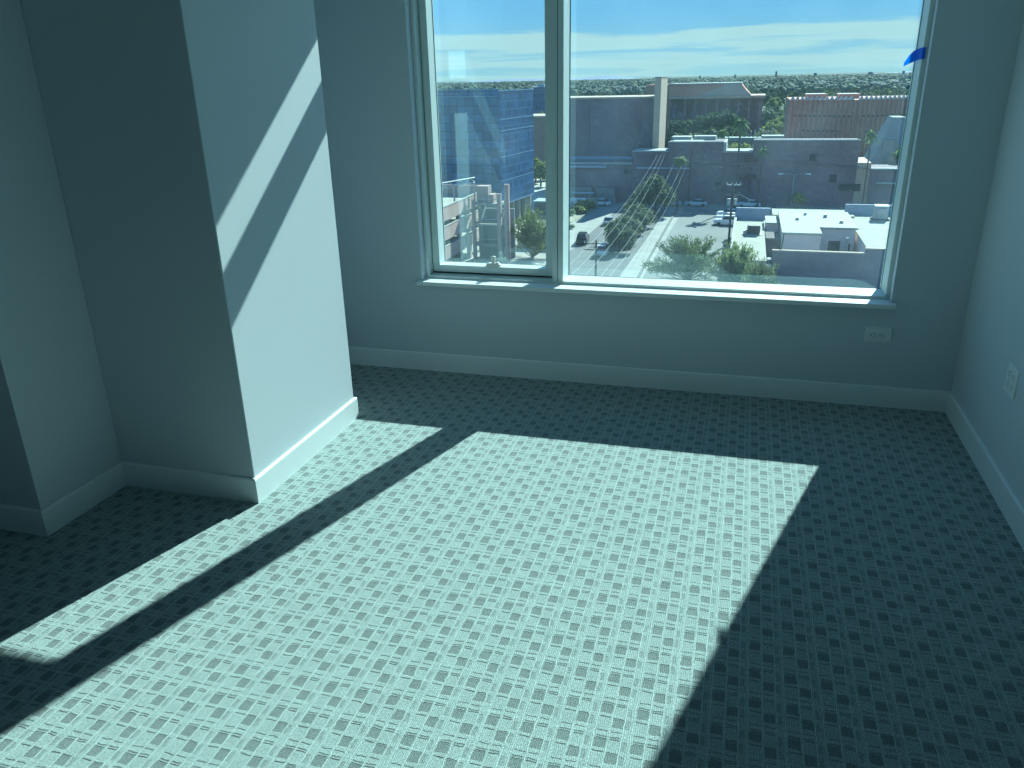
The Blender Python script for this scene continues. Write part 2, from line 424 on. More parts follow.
# ------------------------------------------------------------------ outlets
def duplex(parent, u0, vertical):
    """one receptacle face; u0 = centre along the plate, built in local x (along the wall), z, y toward the room (negative)"""
    r = MB(); n = 20
    def pr(rx, rz, y): return [(u0 + rx * math.copysign(abs(math.cos(t)) ** .5, math.cos(t)), y, rz * math.copysign(abs(math.sin(t)) ** .5, math.sin(t))) for t in [2 * PI * k / n for k in range(n)]]
    return r, pr
def outlet(loc, rz, label, w_, h_, centres, up):
    root = empty('wall_outlet', loc, rz, label, 'outlet')
    p = MB(); a, b = w_ / 2, h_ / 2
    p.loft([[(-a, 0, -b), (a, 0, -b), (a, 0, b), (-a, 0, b)], [(-a, -.004, -b), (a, -.004, -b), (a, -.004, b), (-a, -.004, b)], [(-a + .003, -.0065, -b + .003), (a - .003, -.0065, -b + .003), (a - .003, -.0065, b - .003), (-a + .003, -.0065, b - .003)]])
    p.build('cover_plate', PLATE, root)
    for cx_, cz_ in centres:
        n = 24
        pr = lambda rx, rz_, y: [(cx_ + rx * math.copysign(abs(math.cos(t)) ** .6, math.cos(t)), y, cz_ + rz_ * math.copysign(abs(math.sin(t)) ** .6, math.sin(t))) for t in [-2 * PI * k / n for k in range(n)]]
        rx, rz_ = (.0145, .0165) if up else (.0165, .0145)
        fc = MB().loft([pr(rx, rz_, -.0066), pr(rx, rz_, -.0082), pr(rx - .001, rz_ - .001, -.0088)]).build('receptacle', PLATE, root)
        sl = MB()
        if up:
            sl.box(cx_ - .0075, -.0094, cz_ + .001, cx_ - .0053, -.0089, cz_ + .009); sl.box(cx_ + .0053, -.0094, cz_ + .002, cx_ + .0075, -.0089, cz_ + .008); sl.box(cx_ - .0025, -.0094, cz_ - .010, cx_ + .0025, -.0089, cz_ - .0055)
        else:
            sl.box(cx_ + .000, -.0094, cz_ + .0048, cx_ + .009, -.0089, cz_ + .0078); sl.box(cx_ + .001, -.0094, cz_ - .0078, cx_ + .008, -.0089, cz_ - .0048); sl.box(cx_ - .0105, -.0094, cz_ - .0028, cx_ - .005, -.0089, cz_ + .0028)
        sl.build('socket_slot', SLOT, fc)
    for x in (sorted(set(c[0] for c in centres)) if up else [-.004]):
        MB().loft([[(x + .003 * math.cos(t), -.0066, .003 * math.sin(t)) for t in [-2 * PI * k / 10 for k in range(10)]], [(x + .0026 * math.cos(t), -.0078, .0026 * math.sin(t)) for t in [-2 * PI * k / 10 for k in range(10)]]]).build('screw', PLATE, root)
    return root
outlet((.655, YB - .0002, .356), 0, 'white power outlet mounted sideways on the wall below the window', .116, .072, [(-.0235, 0), (.0155, 0)], False)
outlet((XR - .0002, 3.10, .432), -PI / 2, 'white double outlet plate on the right-hand wall', .118, .112, [(-.023, .02), (-.023, -.02), (.023, .02), (.023, -.02)], True)

# ================================================================== CITY BELOW
GZ = -24.5
def struct2(name, mb, m, label): return struct(name, mb, m, label)
ASPH = mat('asphalt', (.14, .14, .14), .95, var=.15, vscale=.25)
LOT = mat('worn_parking_asphalt', (.20, .20, .19), .95, var=.12, vscale=.12)
CONC = mat('pale_concrete', (.32, .31, .28), .9, var=.12, vscale=.3)
DIRT = mat('suburb_ground', (.06, .095, .065), 1, rgb2=(.04, .065, .05), vscale=.01)  # green kept dark and bluish, distance haze carried in the ground colour
GRAVEL = mat('desert_gravel', (.33, .30, .22), 1, var=.2, vscale=.6)
BROWN = mat('mauve_brown_stucco', (.24, .175, .20), .9, var=.17, vscale=.35)
BROWN2 = mat('dusky_brown_masonry', (.205, .148, .172), .9, var=.2, vscale=.9)
TERRA = mat('terracotta_stucco', (.62, .27, .18), .85, var=.06, vscale=.2)
ROSE = mat('rose_precast', (.56, .25, .19), .85, var=.06, vscale=.3)
SAND = mat('sand_precast', (.52, .38, .29), .85, var=.05, vscale=.2)
CREAM = mat('cream_roof_coating', (.375, .36, .29), .9, var=.15, vscale=.5)
WROOF = mat('white_roof_coating', (.40, .40, .365), .85, var=.06, vscale=.4)
PINKW = mat('pink_beige_stucco', (.74, .61, .56), .9, var=.06, vscale=.4)
BLUEW = mat('pale_blue_parapet', (.36, .42, .50), .9, var=.06, vscale=.6)
DGLASS = mat('dark_building_glass', (.03, .045, .06), .15, var=.3, vscale=.6)
DARK = mat('dark_recess', (.04, .045, .05), .8, var=.2)
WOOD = mat('weathered_pole_wood', (.085, .07, .06), .95, var=.2)
STEEL = mat('galvanised_steel', (.42, .44, .45), .45, metal=.3, var=.05)
BARK = mat('grey_brown_bark', (.13, .105, .085), .95, var=.25, vscale=3)
def leaf_mat(name, rgb, rgb2, thr=.45):
    m = mat(name, rgb, .8, rgb2=rgb2, vscale=.8, spec=.25); nt = m.node_tree
    b = nt.nodes['Principled BSDF']; out = nt.nodes['Material Output']
    t = nt.nodes.new('ShaderNodeBsdfTranslucent'); mx = nt.nodes.new('ShaderNodeMixShader'); mx.inputs[0].default_value = thr
    nt.links.new(b.inputs['Base Color'].links[0].from_socket, t.inputs['Color'])
    nt.links.new(b.outputs[0], mx.inputs[1]); nt.links.new(t.outputs[0], mx.inputs[2]); nt.links.new(mx.outputs[0], out.inputs['Surface'])
    return m
LEAF = {
 'olive': leaf_mat('olive_leaves', (.27, .31, .11), (.14, .18, .06)),
 'deep': leaf_mat('deep_green_leaves', (.08, .13, .06), (.045, .075, .04), .3),
 'grey': leaf_mat('grey_green_leaves', (.19, .23, .14), (.10, .13, .08), .35),
 'yellow': leaf_mat('yellow_green_leaves', (.42, .40, .10), (.26, .28, .07)),
 'pale': leaf_mat('pale_feathery_leaves', (.25, .30, .14), (.14, .19, .08)),
 'palm': leaf_mat('palm_fronds', (.22, .30, .12), (.13, .20, .08), .4),
}
TOWERG = grid_mat('blue_curtain_wall', (.032, .135, .27), (.012, .06, .13), 1.6, 1.45, .17, rough=.12, spec=.8, var=.32)
TOWERR = grid_mat('blue_curtain_wall_side', (.03, .095, .22), (.075, .18, .33), .9, 1.4, .17, rough=.2, spec=.5, var=.4)
TRIMB = mat('pale_blue_metal', (.12, .27, .42), .5, var=.05)

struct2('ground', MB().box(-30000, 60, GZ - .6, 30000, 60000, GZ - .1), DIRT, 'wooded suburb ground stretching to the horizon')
struct2('street_surface', MB().box(-60, 60, GZ - .1, 60, 184, GZ), CONC, 'pale concrete streets and walks between the blocks')
struct2('road_surface', MB().prism([(-27.2, 70), (-16.6, 70), (-15.8, 100), (-15.2, 172), (-25.2, 176), (-26.2, 130)], GZ, GZ + .03), ASPH, 'grey asphalt road running away from the tower')
struct2('cross_street', MB().box(-11.8, 166.6, GZ, 40, 171.5, GZ + .03), LOT, 'grey cross street in front of the long brown wall')
struct2('parking_lot', MB().prism([(-13.0, 70), (-1.2, 70), (-1.2, 165), (-11.9, 165)], GZ, GZ + .06), LOT, 'large empty grey parking lot')
struct2('side_lane', MB().prism([(-60, 156), (-34.6, 160), (-34.6, 172), (-60, 170)], GZ, GZ + .03), ASPH, 'grey lane left of the planted island')
k = MB(); k.box(-13.35, 70, GZ, -13.0, 172, GZ + .18); struct2('trim_1', k, mat('dark_grey_kerb', (.14, .14, .13), .9, var=.1), 'dark kerb line beside the parking lot')  # kerb strip in one dark grey

def slab(name, boxes, m, parent, **k_):
    if name == 'railing':
        mb = MB()
        for b in boxes: mb.box(*b)
        return mb.build(name, m, parent, **k_)
    for b in boxes: o = MB().box(*b).build(name, m, parent, **k_)
    return o

# ---- big brown mall block: long wall, podium roofs, tall windowless box, pylon
mall = empty('shopping_mall', (0, 178, GZ), 0, 'long brown windowless mall block with a white-topped podium behind the parking lot', 'building')
def at(root, x0, y0, z0, x1, y1, z1):
    o = root.location; return (x0 - o[0], y0 - o[1], z0 - o[2], x1 - o[0], y1 - o[1], z1 - o[2])
zb = GZ
slab('wall', [at(mall, -41, 178, zb, -24, 188.3, -16.2), at(mall, -24, 178.2, zb, -16.3, 186, -13.6), at(mall, -16.3, 178, zb, -4.8, 188, -11.6)], BROWN2, mall)
slab('wall', [at(mall, -4.8, 178.6, zb, 1.2, 188, -13.7), at(mall, 1.2, 178, zb, 21.7, 184.5, -11.3)], BROWN2, mall)
slab('coping', [at(mall, -41, 177.8, -16.2, -24, 178.6, -15.9), at(mall, -24, 178, -13.6, -16.3, 178.6, -13.3), at(mall, -16.3, 177.8, -11.6, -4.8, 178.4, -11.4)], mat('pale_coping', (.42, .44, .43), .8, var=.05), mall)
slab('coping', [at(mall, -4.8, 178.4, -13.7, 1.2, 179, -13.35), at(mall, -4.8, 178.0, -13.7, -4.3, 188, -11.6), at(mall, 1.2, 177.8, -11.3, 21.7, 178.3, -11.05)], mat('pale_coping', ()), mall)
slab('roof', [at(mall, -23.8, 178.6, -13.6, -16.5, 185.8, -13.45), at(mall, -15.5, 180, -11.6, -9.2, 188, -11.5), at(mall, -4.3, 179, -13.7, 1.0, 187, -13.55)], WROOF, mall)
slab('roof', [at(mall, -16.2, 184, -11.6, -12, 188, -10.9), at(mall, -11.5, 184.5, -11.6, -6.8, 188, -10.8)], WROOF, mall)
slab('ledge_band', [at(mall, -41, 177.2, -16.9, -29.5, 178, -16.5), at(mall, -23, 177.7, -17.1, -11.5, 178.2, -16.8)], BLUEW, mall)
slab('low_wall', [at(mall, -41, 176.6, zb, -32.5, 178, -21.1), at(mall, -31.5, 177, zb, -27.4, 178, -21.3)], mat('dull_brown_render', (.30, .27, .26), .9, var=.1, vscale=.5), mall)
# stepped right-hand end with pale slanting ledge
k = MB(); k.prism([(21.7, 178), (24.3, 178), (24.3, 190), (21.7, 190)], 0, 8.9); k.v = [(x - 0, y - 178, z) for x, y, z in k.v]
k.build('end_wall', SAND, mall)
slab('wall', [at(mall, 24.3, 177.6, zb, 46, 188, -16.9)], BROWN, mall)
slab('coping', [at(mall, 24.4, 177.3, -16.9, 46, 178.5, -16.6), at(mall, 25.6, 176.8, -19.6, 46, 177.6, -19.3)], mat('pale_coping', ()), mall)
k = MB(); k.loft([[(8.6, -.25, 9.30), (8.6, -.25, 9.45), (8.6, 0, 9.45), (8.6, 0, 9.30)], [(28.9, -.75, 7.15), (28.9, -.75, 7.3), (28.9, -.4, 7.3), (28.9, -.4, 7.15)]]); k.build('sloped_ledge', BROWN, mall)
k = MB(); k.loft([[(-23, -.25, 7.4), (-23, -.25, 7.5), (-23, 0, 7.5), (-23, 0, 7.4)], [(8.6, -.25, 9.3), (8.6, -.25, 9.45), (8.6, 0, 9.45), (8.6, 0, 9.3)]]); k.build('sloped_ledge', BROWN, mall)
for q in ((-25.6, -18.1, 1.0, .8), (-20.2, -20.6, 3.0, .7), (-6.0, -20.4, 1.0, .6), (12.4, -15.2, 1.2, 1.3), (16.7, -19.5, 1.3, 1.5), (18.8, -21.2, 4.0, 1.4)):
    slab('wall_opening', [at(mall, q[0], 177.9 - .1, q[1], q[0] + q[2], 178.4, q[1] + q[3])], DARK, mall)
slab('wall_panel', [at(mall, -37, 177.9, -21, -24.8, 178.1, -17.3), at(mall, 2.0, 177.9, -19, 9.5, 178.1, -14.6), at(mall, 14.0, 177.9, -19.4, 20, 178.1, -14.4)], BROWN, mall)
for x, z, w_, h_ in ((-.6, -15.4, 3.0, 1.0), (-1.2, -19.0, 3.5, .9)):
    slab('sign_board', [at(mall, x, 177.5, z, x + w_, 177.9, z + h_)], mat('dull_red_board', (.11, .06, .065), .8, var=.1), mall)
slab('rooftop_box', [at(mall, 30, 181, -16.9, 33.5, 183, -16.3)], WROOF, mall)

theatre = empty('windowless_hall', (-30, 190, GZ), 0, 'tall plain mauve-brown hall rising behind the mall podium', 'building')
slab('wall', [at(theatre, -44, 190, GZ, -20.7, 206, -2.95)], BROWN, theatre)
slab('wall_panel', [at(theatre, -39.1, 189.8, GZ, -35.7, 190, -3.4), at(theatre, -29, 189.85, GZ, -24, 190, -3.7)], mat('mauve_brown_stucco_panel', (.22, .15, .17), .9, var=.09, vscale=.25), theatre)
slab('parapet', [at(theatre, -44.2, 189.7, -2.95, -20.65, 206.2, -2.6)], SAND, theatre)
slab('blue_ledge', [at(theatre, -44, 188.5, -16.2, -25, 190, -15.6)], BLUEW, theatre)
pyl = empty('tall_pylon', (-19.3, 186, GZ), 0, 'tall square stucco pylon at the right end of the windowless hall', 'tower')
k = MB(); k.prism([(-1.3, 0), (.1, 0), (.1, 14), (-1.3, 14)], 0, 25.75); k.build('shaft', SAND, pyl)
k = MB(); k.prism([(-1.35, -.05), (.15, -.05), (.15, 14.05), (-1.35, 14.05)], 25.75, 25.95); k.build('cap', BROWN, pyl)

# ---- low buildings behind the left pane
b2 = empty('brown_building', (-58, 230, GZ), 0, 'low brown building glimpsed beside the window mullion, right of the blue tower', 'building')
slab('wall', [at(b2, -72, 230, GZ, -54, 244, -8.6)], mat('warm_brown_render', (.26, .20, .18), .9, var=.1), b2)
slab('parapet', [at(b2, -72.2, 229.8, -8.6, -53.8, 244.2, -8.2)], SAND, b2)
b3 = empty('glass_tower', (-75, 300, GZ), 0, 'far dark blue tower peeking over the near blue tower', 'building')
slab('facade', [at(b3, -77.6, 300, GZ, -72.2, 312, -1.2)], TOWERR, b3)
slab('roof_plant', [at(b3, -76.5, 303, -1.2, -74, 309, -.2)], BLUEW, b3)

# ---- orange arts hall with sloping roof
D = empty('performing_hall', (-18, 330, GZ), 0, 'orange-brown hall with flat white-edged roof and deep eaves behind the pylon', 'building')
slab('lower_wall', [at(D, -30.6, 334, GZ, 4.2, 352, -6.6)], BROWN, D)
k = MB(); k.v = []; 
def frustum(mb, a, b_, z0, z1, o):
    (x0, y0, x1, y1), (u0, v0, u1, v1) = a, b_
    mb.loft([[(x0, y0, z0), (x1, y0, z0), (x1, y1, z0), (x0, y1, z0)], [(u0, v0, z1), (u1, v0, z1), (u1, v1, z1), (u0, v1, z1)]])
    mb.v = [(x - o[0], y - o[1], z - o[2]) for x, y, z in mb.v]; return mb
frustum(MB(), (-31, 330, -.4, 356), (-31, 331.5, -4.2, 352), -5.8, -1.6, D.location).build('upper_wall', TERRA, D)
slab('roof_edge', [at(D, -31.2, 331, -1.6, -3.9, 352.5, -1.15)], mat('pale_coping', ()), D)
frustum(MB(), (-20, 329.6, -.2, 330.4), (-9.5, 330.8, -4.6, 331.4), -5.7, -1.7, D.location).build('sloped_screen', SAND, D)
slab('eave', [at(D, -31, 328.5, -6.7, 5.0, 356, -5.8)], SAND, D)
slab('wing', [at(D, -41, 340, GZ, -30.8, 352, -1.5)], TERRA, D)
for i in range(9):
    x = -29 + i * 4.0
    slab('pier', [at(D, x, 330.5, GZ, x + .7, 331.6, -6.7)], BROWN, D)

# ---- curved fluted rose building
E_ = empty('fluted_office', (27, 275, GZ), 0, 'rose-coloured curved office block with fluted walls and two rows of slot windows', 'building')
def arc_x(t): return 11.3 + t * 37.0
def arc_y(t): return 260 + 9.0 * (2 * t - .9) ** 2
NF = 28
pts = []
for i in range(NF * 4 + 1):
    t = i / (NF * 4); ph = (i % 4)
    x, y = arc_x(t), arc_y(t)
    d = -.5 if ph in (1, 2) else .05
    pts.append((x - 27, y + d - 275))
poly = pts + [(48.3 - 27, 25), (11.3 - 27, 25)]
k = MB(); k.prism(poly, 0, 18.6); k.build('fluted_wall', ROSE, E_)
for r_, (lo, hi) in enumerate(((1, 13), (15, 27))):
    for zt in (13.9, 9.7):
        k = MB()
        for i in range(lo, hi):
            if zt < 10 and (i < 3 or i > 24 or 10 < i < 16): continue
            t = (i + .375) / NF; x, y = arc_x(t), arc_y(t)
            MB().box(x - 27 - .3, y - 275 - .58, zt, x - 27 + .3, y - 275 - .2, zt + .5).build('slot_window', DARK, E_)
for lo, hi in ((0, 13), (14, NF)):
    k = MB()
    for i in range(lo, hi):
        t = (i + .5) / NF; x, y = arc_x(t) - 27, arc_y(t) - 275
        k.loft([[(x - .6, y - .6, 18.6), (x + .6, y - .6, 18.6), (x + .6, y + .9, 18.6), (x - .6, y + .9, 18.6)],
                [(x - .62, y - .6, 18.75), (x + .62, y - .6, 18.75), (x + .62, y + .9, 18.75), (x - .62, y + .9, 18.75)],
                [(x - .12, y - .2, 19.6), (x + .12, y - .2, 19.6), (x + .12, y + .5, 19.6), (x - .12, y + .5, 19.6)]])
    k.build('roof_crenellation', mat('pale_rose_coping', (.55, .46, .42), .85, var=.04), E_)
slab('rooftop_block', [at(E_, 16.3, 272, -6.2, 21.8, 282, -4.6)], ROSE, E_)
slab('rooftop_block', [at(E_, 25.6, 272, -6.2, 31.2, 282, -4.7)], ROSE, E_)
slab('parapet', [at(E_, 16.1, 271.8, -4.6, 22.0, 282.2, -4.4), at(E_, 25.4, 271.8, -4.7, 31.4, 282.2, -4.5)], mat('pale_rose_coping', ()), E_)
slab('terrace', [at(E_, -1.5, 252, GZ, 14, 262, -16.4)], ROSE, E_)
slab('parapet', [at(E_, -1.6, 251.8, -16.4, 14, 252.2, -16.0)], SAND, E_)

# ---- angular concrete building at the right
F_ = empty('angular_building', (34, 205, GZ), 0, 'grey concrete building with one steeply slanted side at the right window edge', 'building')
k = MB(); k.loft([[(25.2 - 34, 0, 0), (52 - 34, 0, 0), (52 - 34, 16, 0), (25.2 - 34, 16, 0)], [(31.9 - 34, 4, 16.1), (34.6 - 34, 4, 16.1), (34.6 - 34, 12, 16.1), (31.9 - 34, 12, 16.1)]])
k.build('slanted_wall', mat('light_grey_concrete', (.33, .34, .33), .9, var=.06, vscale=.3), F_)
slab('stair_block', [at(F_, 30.2, 206.8, GZ, 32.6, 209, -13.2), at(F_, 31, 203.5, GZ, 36, 206, -16.6)], CONC, F_)

# ---- blue glass tower (turned a few degrees)
TW = empty('blue_office_tower', (-42.6, 140, GZ), -math.radians(7), 'blue glass curtain-wall office tower filling the left pane', 'building')
H0, H1 = 4.9, 24.6
slab('facade', [(-40, 0, H0, 0, 16.3, H1 - 1.3)], TOWERG, TW)
slab('side_facade', [(0, .02, H0 - .3, .25, 16.3, H1 - .4)], TOWERR, TW)
slab('parapet_glass', [(-40, 0, H1 - 1.15, 0, .3, H1 - .1)], TOWERR, TW)
slab('roof', [(-40, .3, H1 - 1.3, 0, 16.3, H1 - 1.2)], CONC, TW)
slab('band', [(-40, -.08, H1 - 1.3, .1, 0, H1 - 1.1)], TRIMB, TW)
slab('band', [(-40, -.08, H1 - .12, .3, .05, H1 + .02), (.2, 0, H1 - .42, .34, 16.3, H1 - .22)], TRIMB, TW)
for z in (H0 - .3, H0 + 3.9, H0 + 8.1, H0 + 12.6, H1 - 5.2):
    slab('side_band', [(.25, 0, z, .29, 16.35, z + .15)], TRIMB, TW)
slab('band', [(-40, -.07, z, 0, 0, z + .12) for z in (H0 + 6.1, H0 + 13.1)], TOWERR, TW)
slab('podium', [(-38, 2, 0, -1, 15, H0)], CONC, TW)
for i in range(6):
    slab('column', [(-1.2 - 0, 1.2 + i * 2.9, 0, -.4, 2.0 + i * 2.9, H0 - .3)], CONC, TW)
slab('opening', [(-1.0, 2.4 + i * 2.9, .2, -.95 + .02, 3.9 + i * 2.9, H0 - .8) for i in range(4)], DARK, TW)
slab('railing', [(-39 + i * 3.0, .02, H1, -38.94 + i * 3.0, .08, H1 + .9) for i in range(13)] + [(-40, .02, H1 + .85, 0, .08, H1 + .92)], STEEL, TW)

# ---- plaza and low wall right of the tower
pz = MB().prism([(-80, 228), (-44.6, 228), (-42, 176.5), (-36.5, 176.5), (-33.6, 150), (-40.2, 157.3)], GZ, GZ + .5); struct2('plaza_surface', pz, WROOF, 'bright white plaza right of the blue tower')
kb = empty('loading_kiosk', (-38.2, 157, GZ), 0, 'small dark grey kiosk beside the mullion in the left pane', 'kiosk')
slab('wall', [(-2.4, 0, .0, 2.2, 4, 2.8)], mat('slate_panels', (.10, .13, .15), .7, var=.2, vscale=2), kb)
slab('roof', [(-2.6, -.2, 2.8, 2.4, 4.2, 3.1)], BLUEW, kb)
gw = empty('garden_wall', (-32, 125.5, GZ), 0, 'low white garden wall with a dark arched doorway under the mesquite', 'wall')
slab('wall', [(-3.4, 0, 0, 4.5, .4, 2.6)], WROOF, gw)
k = MB(); k.prism([(-.5, 0), (.5, 0), (.5, .06), (-.5, .06)], 0, 1.7); 
k.v = [(x - .75, y - .07, z) for x, y, z in k.v]
k.loft([[(-.75 + .5 * math.cos(t), -.07, 1.7 + .45 * math.sin(t)) for t in [PI * i / 8 for i in range(9)]], [(-.75 + .5 * math.cos(t), -.01, 1.7 + .45 * math.sin(t)) for t in [PI * i / 8 for i in range(9)]]])
k.build('arched_door', DARK, gw)

# ---- parking garage with stair tower
GA = empty('parking_garage', (-40, 104, GZ), 0, 'pinkish parking garage with a bright roof deck in the lower left pane', 'building')
PINKG = mat('pinkish_garage_concrete', (.50, .33, .28), .9, var=.08, vscale=.5)
for z0, z1 in ((7.7, 9.6), (5.0, 6.9), (2.2, 4.1)):
    slab('spandrel', [(-.35, -24, z0, 0, 8.6, z1)], PINKG, GA)
    slab('spandrel', [(-.35, 9.6, z0, 0, 19, z1)], PINKG, GA)
    slab('spandrel_cap', [(-.4, -24, z1, .04, 19, z1 + .08)], CONC, GA)
slab('floor_deck', [(-34, -24, 8.3, -.36, 19, 8.7)], CREAM, GA)
slab('floor_deck', [(-34, -24, 5.2, -.36, 19, 5.5)], CONC, GA)
slab('floor_deck', [(-34, -24, 2.4, -.36, 19, 2.7)], CONC, GA)
slab('rear_parapet', [(-34, 18.6, 8.7, 0, 19, 10.4)], PINKG, GA)
for y in (-20, -11, -2.5, 7.6, 12, 18):
    slab('column', [(-.95, y, 0, -.37, y + .8, 8.3)], PINKG, GA)
slab('core_wall', [(-20, -20, 0, -19.5, 16, 8.3)], DARK, GA)
ST = empty('stair_tower', (-39.4, 114.6, GZ), 0, 'open concrete stair tower at the front corner of the parking garage', 'tower')
PG2 = mat('stair_concrete', (.42, .29, .26), .9, var=.1, vscale=.6)
for z in (2.3, 5.4, 8.45):
    slab('landing', [(0, 0, z, 4.4, 3.2, z + .3)], CONC, ST)
slab('column', [(4.0, -.1, 0, 4.6, .5, 10.2)], PG2, ST)
slab('column', [(5.15, -.1, 0, 5.85, .6, 11.6)], PG2, ST)
slab('column', [(0, -.1, 0, .45, .5, 9.2)], PG2, ST)
slab('back_wall', [(0, 3.0, 0, 5.8, 3.4, 7.6)], mat('blue_grey_block', (.20, .25, .28), .9, var=.12), ST)
slab('roof_block', [(.4, 1.4, 8.75, 2.2, 3.2, 11.1)], PG2, ST)
slab('roof_block', [(2.5, .6, 8.75, 3.3, 2.4, 10.0)], PG2, ST)
for z in (.3, 3.3, 6.3):
    k = MB(); k.loft([[(4.5, .5, z), (4.5, 1.4, z), (4.5, 1.4, z + .35), (4.5, .5, z + .35)], [(5.3, .5, z + 2.7), (5.3, 1.4, z + 2.7), (5.3, 1.4, z + 3.05), (5.3, .5, z + 3.05)]]); k.build('stair_flight', CONC, ST)
    k = MB(); k.tube([(0, -.05, z + 3.1), (4.0, -.05, z + 3.1)], .05, 6); k.build('handrail', STEEL, ST)
slab('inner_wall', [(1.0, 1.0, 2.6, 1.3, 3.0, 8.4)], mat('blue_grey_block', ()), ST)
LC = empty('rooftop_lighting_truss', (-41.5, 113.5, GZ + 8.7), 0, 'steel lighting truss on two posts above the garage roof deck', 'light')
def truss(o, a, b_, r=.10, n=8):
    a, b_ = Vector(a), Vector(b_); mb = MB(); up = Vector((0, 0, .7))
    mb.tube([a, b_], r, 5); mb.tube([a + up, b_ + up], r, 5)
    for i in range(n):
        p = a.lerp(b_, i / n) + (up if i % 2 else Vector()); q = a.lerp(b_, (i + 1) / n) + (Vector() if i % 2 else up)
        mb.tube([p, q], r * .7, 4)
    return mb.build('truss', STEEL, o)
truss(LC, (-1.6, -5.2, 2.8), (2.0, 3.2, 2.9))
MB().tube([(0, -.6, 0), (0, -.6, 2.9)], .14, 8).build('post', STEEL, LC)
MB().tube([(1.95, 3.1, 0), (1.95, 3.1, 2.9)], .14, 8).build('post', STEEL, LC)

# ---- white-roofed shops in front, with the brown wall
SH = empty('white_roofed_shops', (10, 125, GZ), 0, 'low pinkish shops with bright white flat roofs right of the parking lot', 'building')
def a2(*b): return at(SH, *b)
slab('wall', [a2(5.9, 119.2, GZ, 11.0, 139, -19.9), a2(11.0, 124.5, GZ, 16.1, 139, -19.9)], PINKW, SH)
slab('roof', [a2(5.7, 119.0, -19.9, 11.1, 139.2, -19.6), a2(11.1, 124.2, -19.9, 16.4, 139.2, -19.6)], WROOF, SH)
slab('rear_roof', [a2(4.9, 139.2, GZ, 17.6, 146, -20.3)], CREAM, SH)
slab('wing', [a2(3.8, 132, GZ, 5.7, 138.5, -20.6)], PINKW, SH)
slab('wing_roof', [a2(3.7, 131.8, -20.6, 5.7, 138.7, -20.4)], WROOF, SH)
slab('dark_screen', [a2(3.7, 124, GZ, 5.6, 129.5, -21.4)], mat('dull_brown_screen', (.15, .12, .12), .9, var=.1), SH)
slab('patio', [a2(11.1, 118, GZ, 16.4, 124.4, GZ + .25)], CONC, SH)
slab('post', [a2(14.6, 121.5, GZ, 15.0, 121.9, -20.6)], WROOF, SH)
slab('doorway', [a2(12.6, 124.4, GZ, 14.2, 124.5, -21.6), a2(15, 124.4, GZ, 15.6, 124.5, -22)], DARK, SH)
slab('vent', [a2(8.0, 130, -19.6, 8.5, 130.5, -19.2), a2(12.3, 133, -19.6, 12.8, 133.6, -19.1), a2(9.5, 135, -19.6, 9.9, 135.4, -19.2), a2(14.2, 128, -19.6, 14.7, 128.4, -19.2)], STEEL, SH)
YD = empty('walled_yard_building', (1.7, 124, GZ), 0, 'low cream-roofed building with pale blue rear parapet beside the parked cars', 'building')
def a3(*b): return at(YD, *b)
slab('wall', [a3(-1.0, 108, GZ, 3.6, 142, -21.6)], PINKW, YD)
slab('roof', [a3(-1.0, 108, -21.6, 3.6, 142, -21.45)], CREAM, YD)
slab('parapet', [a3(-1.2, 108, -21.6, -.8, 142, -20.9)], WROOF, YD)
slab('rear_parapet', [a3(-1.0, 141.4, -21.6, 4.6, 142, -19.6)], BLUEW, YD)
ac = empty('rooftop_cooler', (1.9, 127, -21.45), 0, 'dark rooftop cooling unit on the cream-roofed yard building', 'air conditioner')
slab('casing', [(-.95, -.8, .15, .95, .8, 1.45)], mat('brown_metal_casing', (.09, .075, .075), .6, var=.2), ac, bevel=.05)
slab('base', [(-1.1, -.95, 0, 1.1, .95, .15)], STEEL, ac)
slab('duct', [(-1.5, -.3, .1, -.95, .3, .6)], STEEL, ac)
RB = empty('cream_roofed_store', (20, 125, GZ), 0, 'wide cream-roofed store with pale blue rear parapet at the right window edge', 'building')
def a4(*b): return at(RB, *b)
slab('wall', [a4(16.5, 112.5, GZ, 34, 143, -20.7)], PINKW, RB)
slab('roof', [a4(16.5, 112.5, -20.7, 34, 143, -20.55)], CREAM, RB)
slab('rear_parapet', [a4(16.4, 142.8, -20.7, 34, 143.3, -18.9)], BLUEW, RB)
slab('seam', [a4(16.6, 129.8, -20.55, 34, 129.95, -20.5)], STEEL, RB)
ac2 = empty('rooftop_air_handler', (21.2, 138.2, -20.55), 0, 'pale rooftop air handler on the cream-roofed store at the right', 'air conditioner')
slab('casing', [(-1.05, -.9, .25, 1.05, .9, 2.3)], STEEL, ac2, bevel=.06)
slab('base', [(-1.3, -1.1, 0, 1.3, 1.1, .25)], DARK, ac2)
slab('hood', [(-.7, -1.3, 1.1, .7, -.9, 1.9)], STEEL, ac2)
BW = empty('block_screen_wall', (12, 106.5, GZ), 0, 'tall brown block wall in front of the white-roofed shops', 'wall')
slab('wall', [at(BW, 4.2, 106.1, GZ, 15.2, 106.5, -19.75), at(BW, 15.2, 106.4, GZ, 32, 106.8, -19.2)], BROWN, BW)
slab('coping', [at(BW, 4.1, 106.1, -19.75, 15.3, 106.7, -19.6), at(BW, 15.2, 106.4, -19.2, 32, 107, -19.05)], SAND, BW)
slab('small_window', [at(BW, 17.6 + i * 1.0, 106.3, -23.9, 18.4 + i * 1.0, 106.4, -22.9) for i in range(3)], DARK, BW)

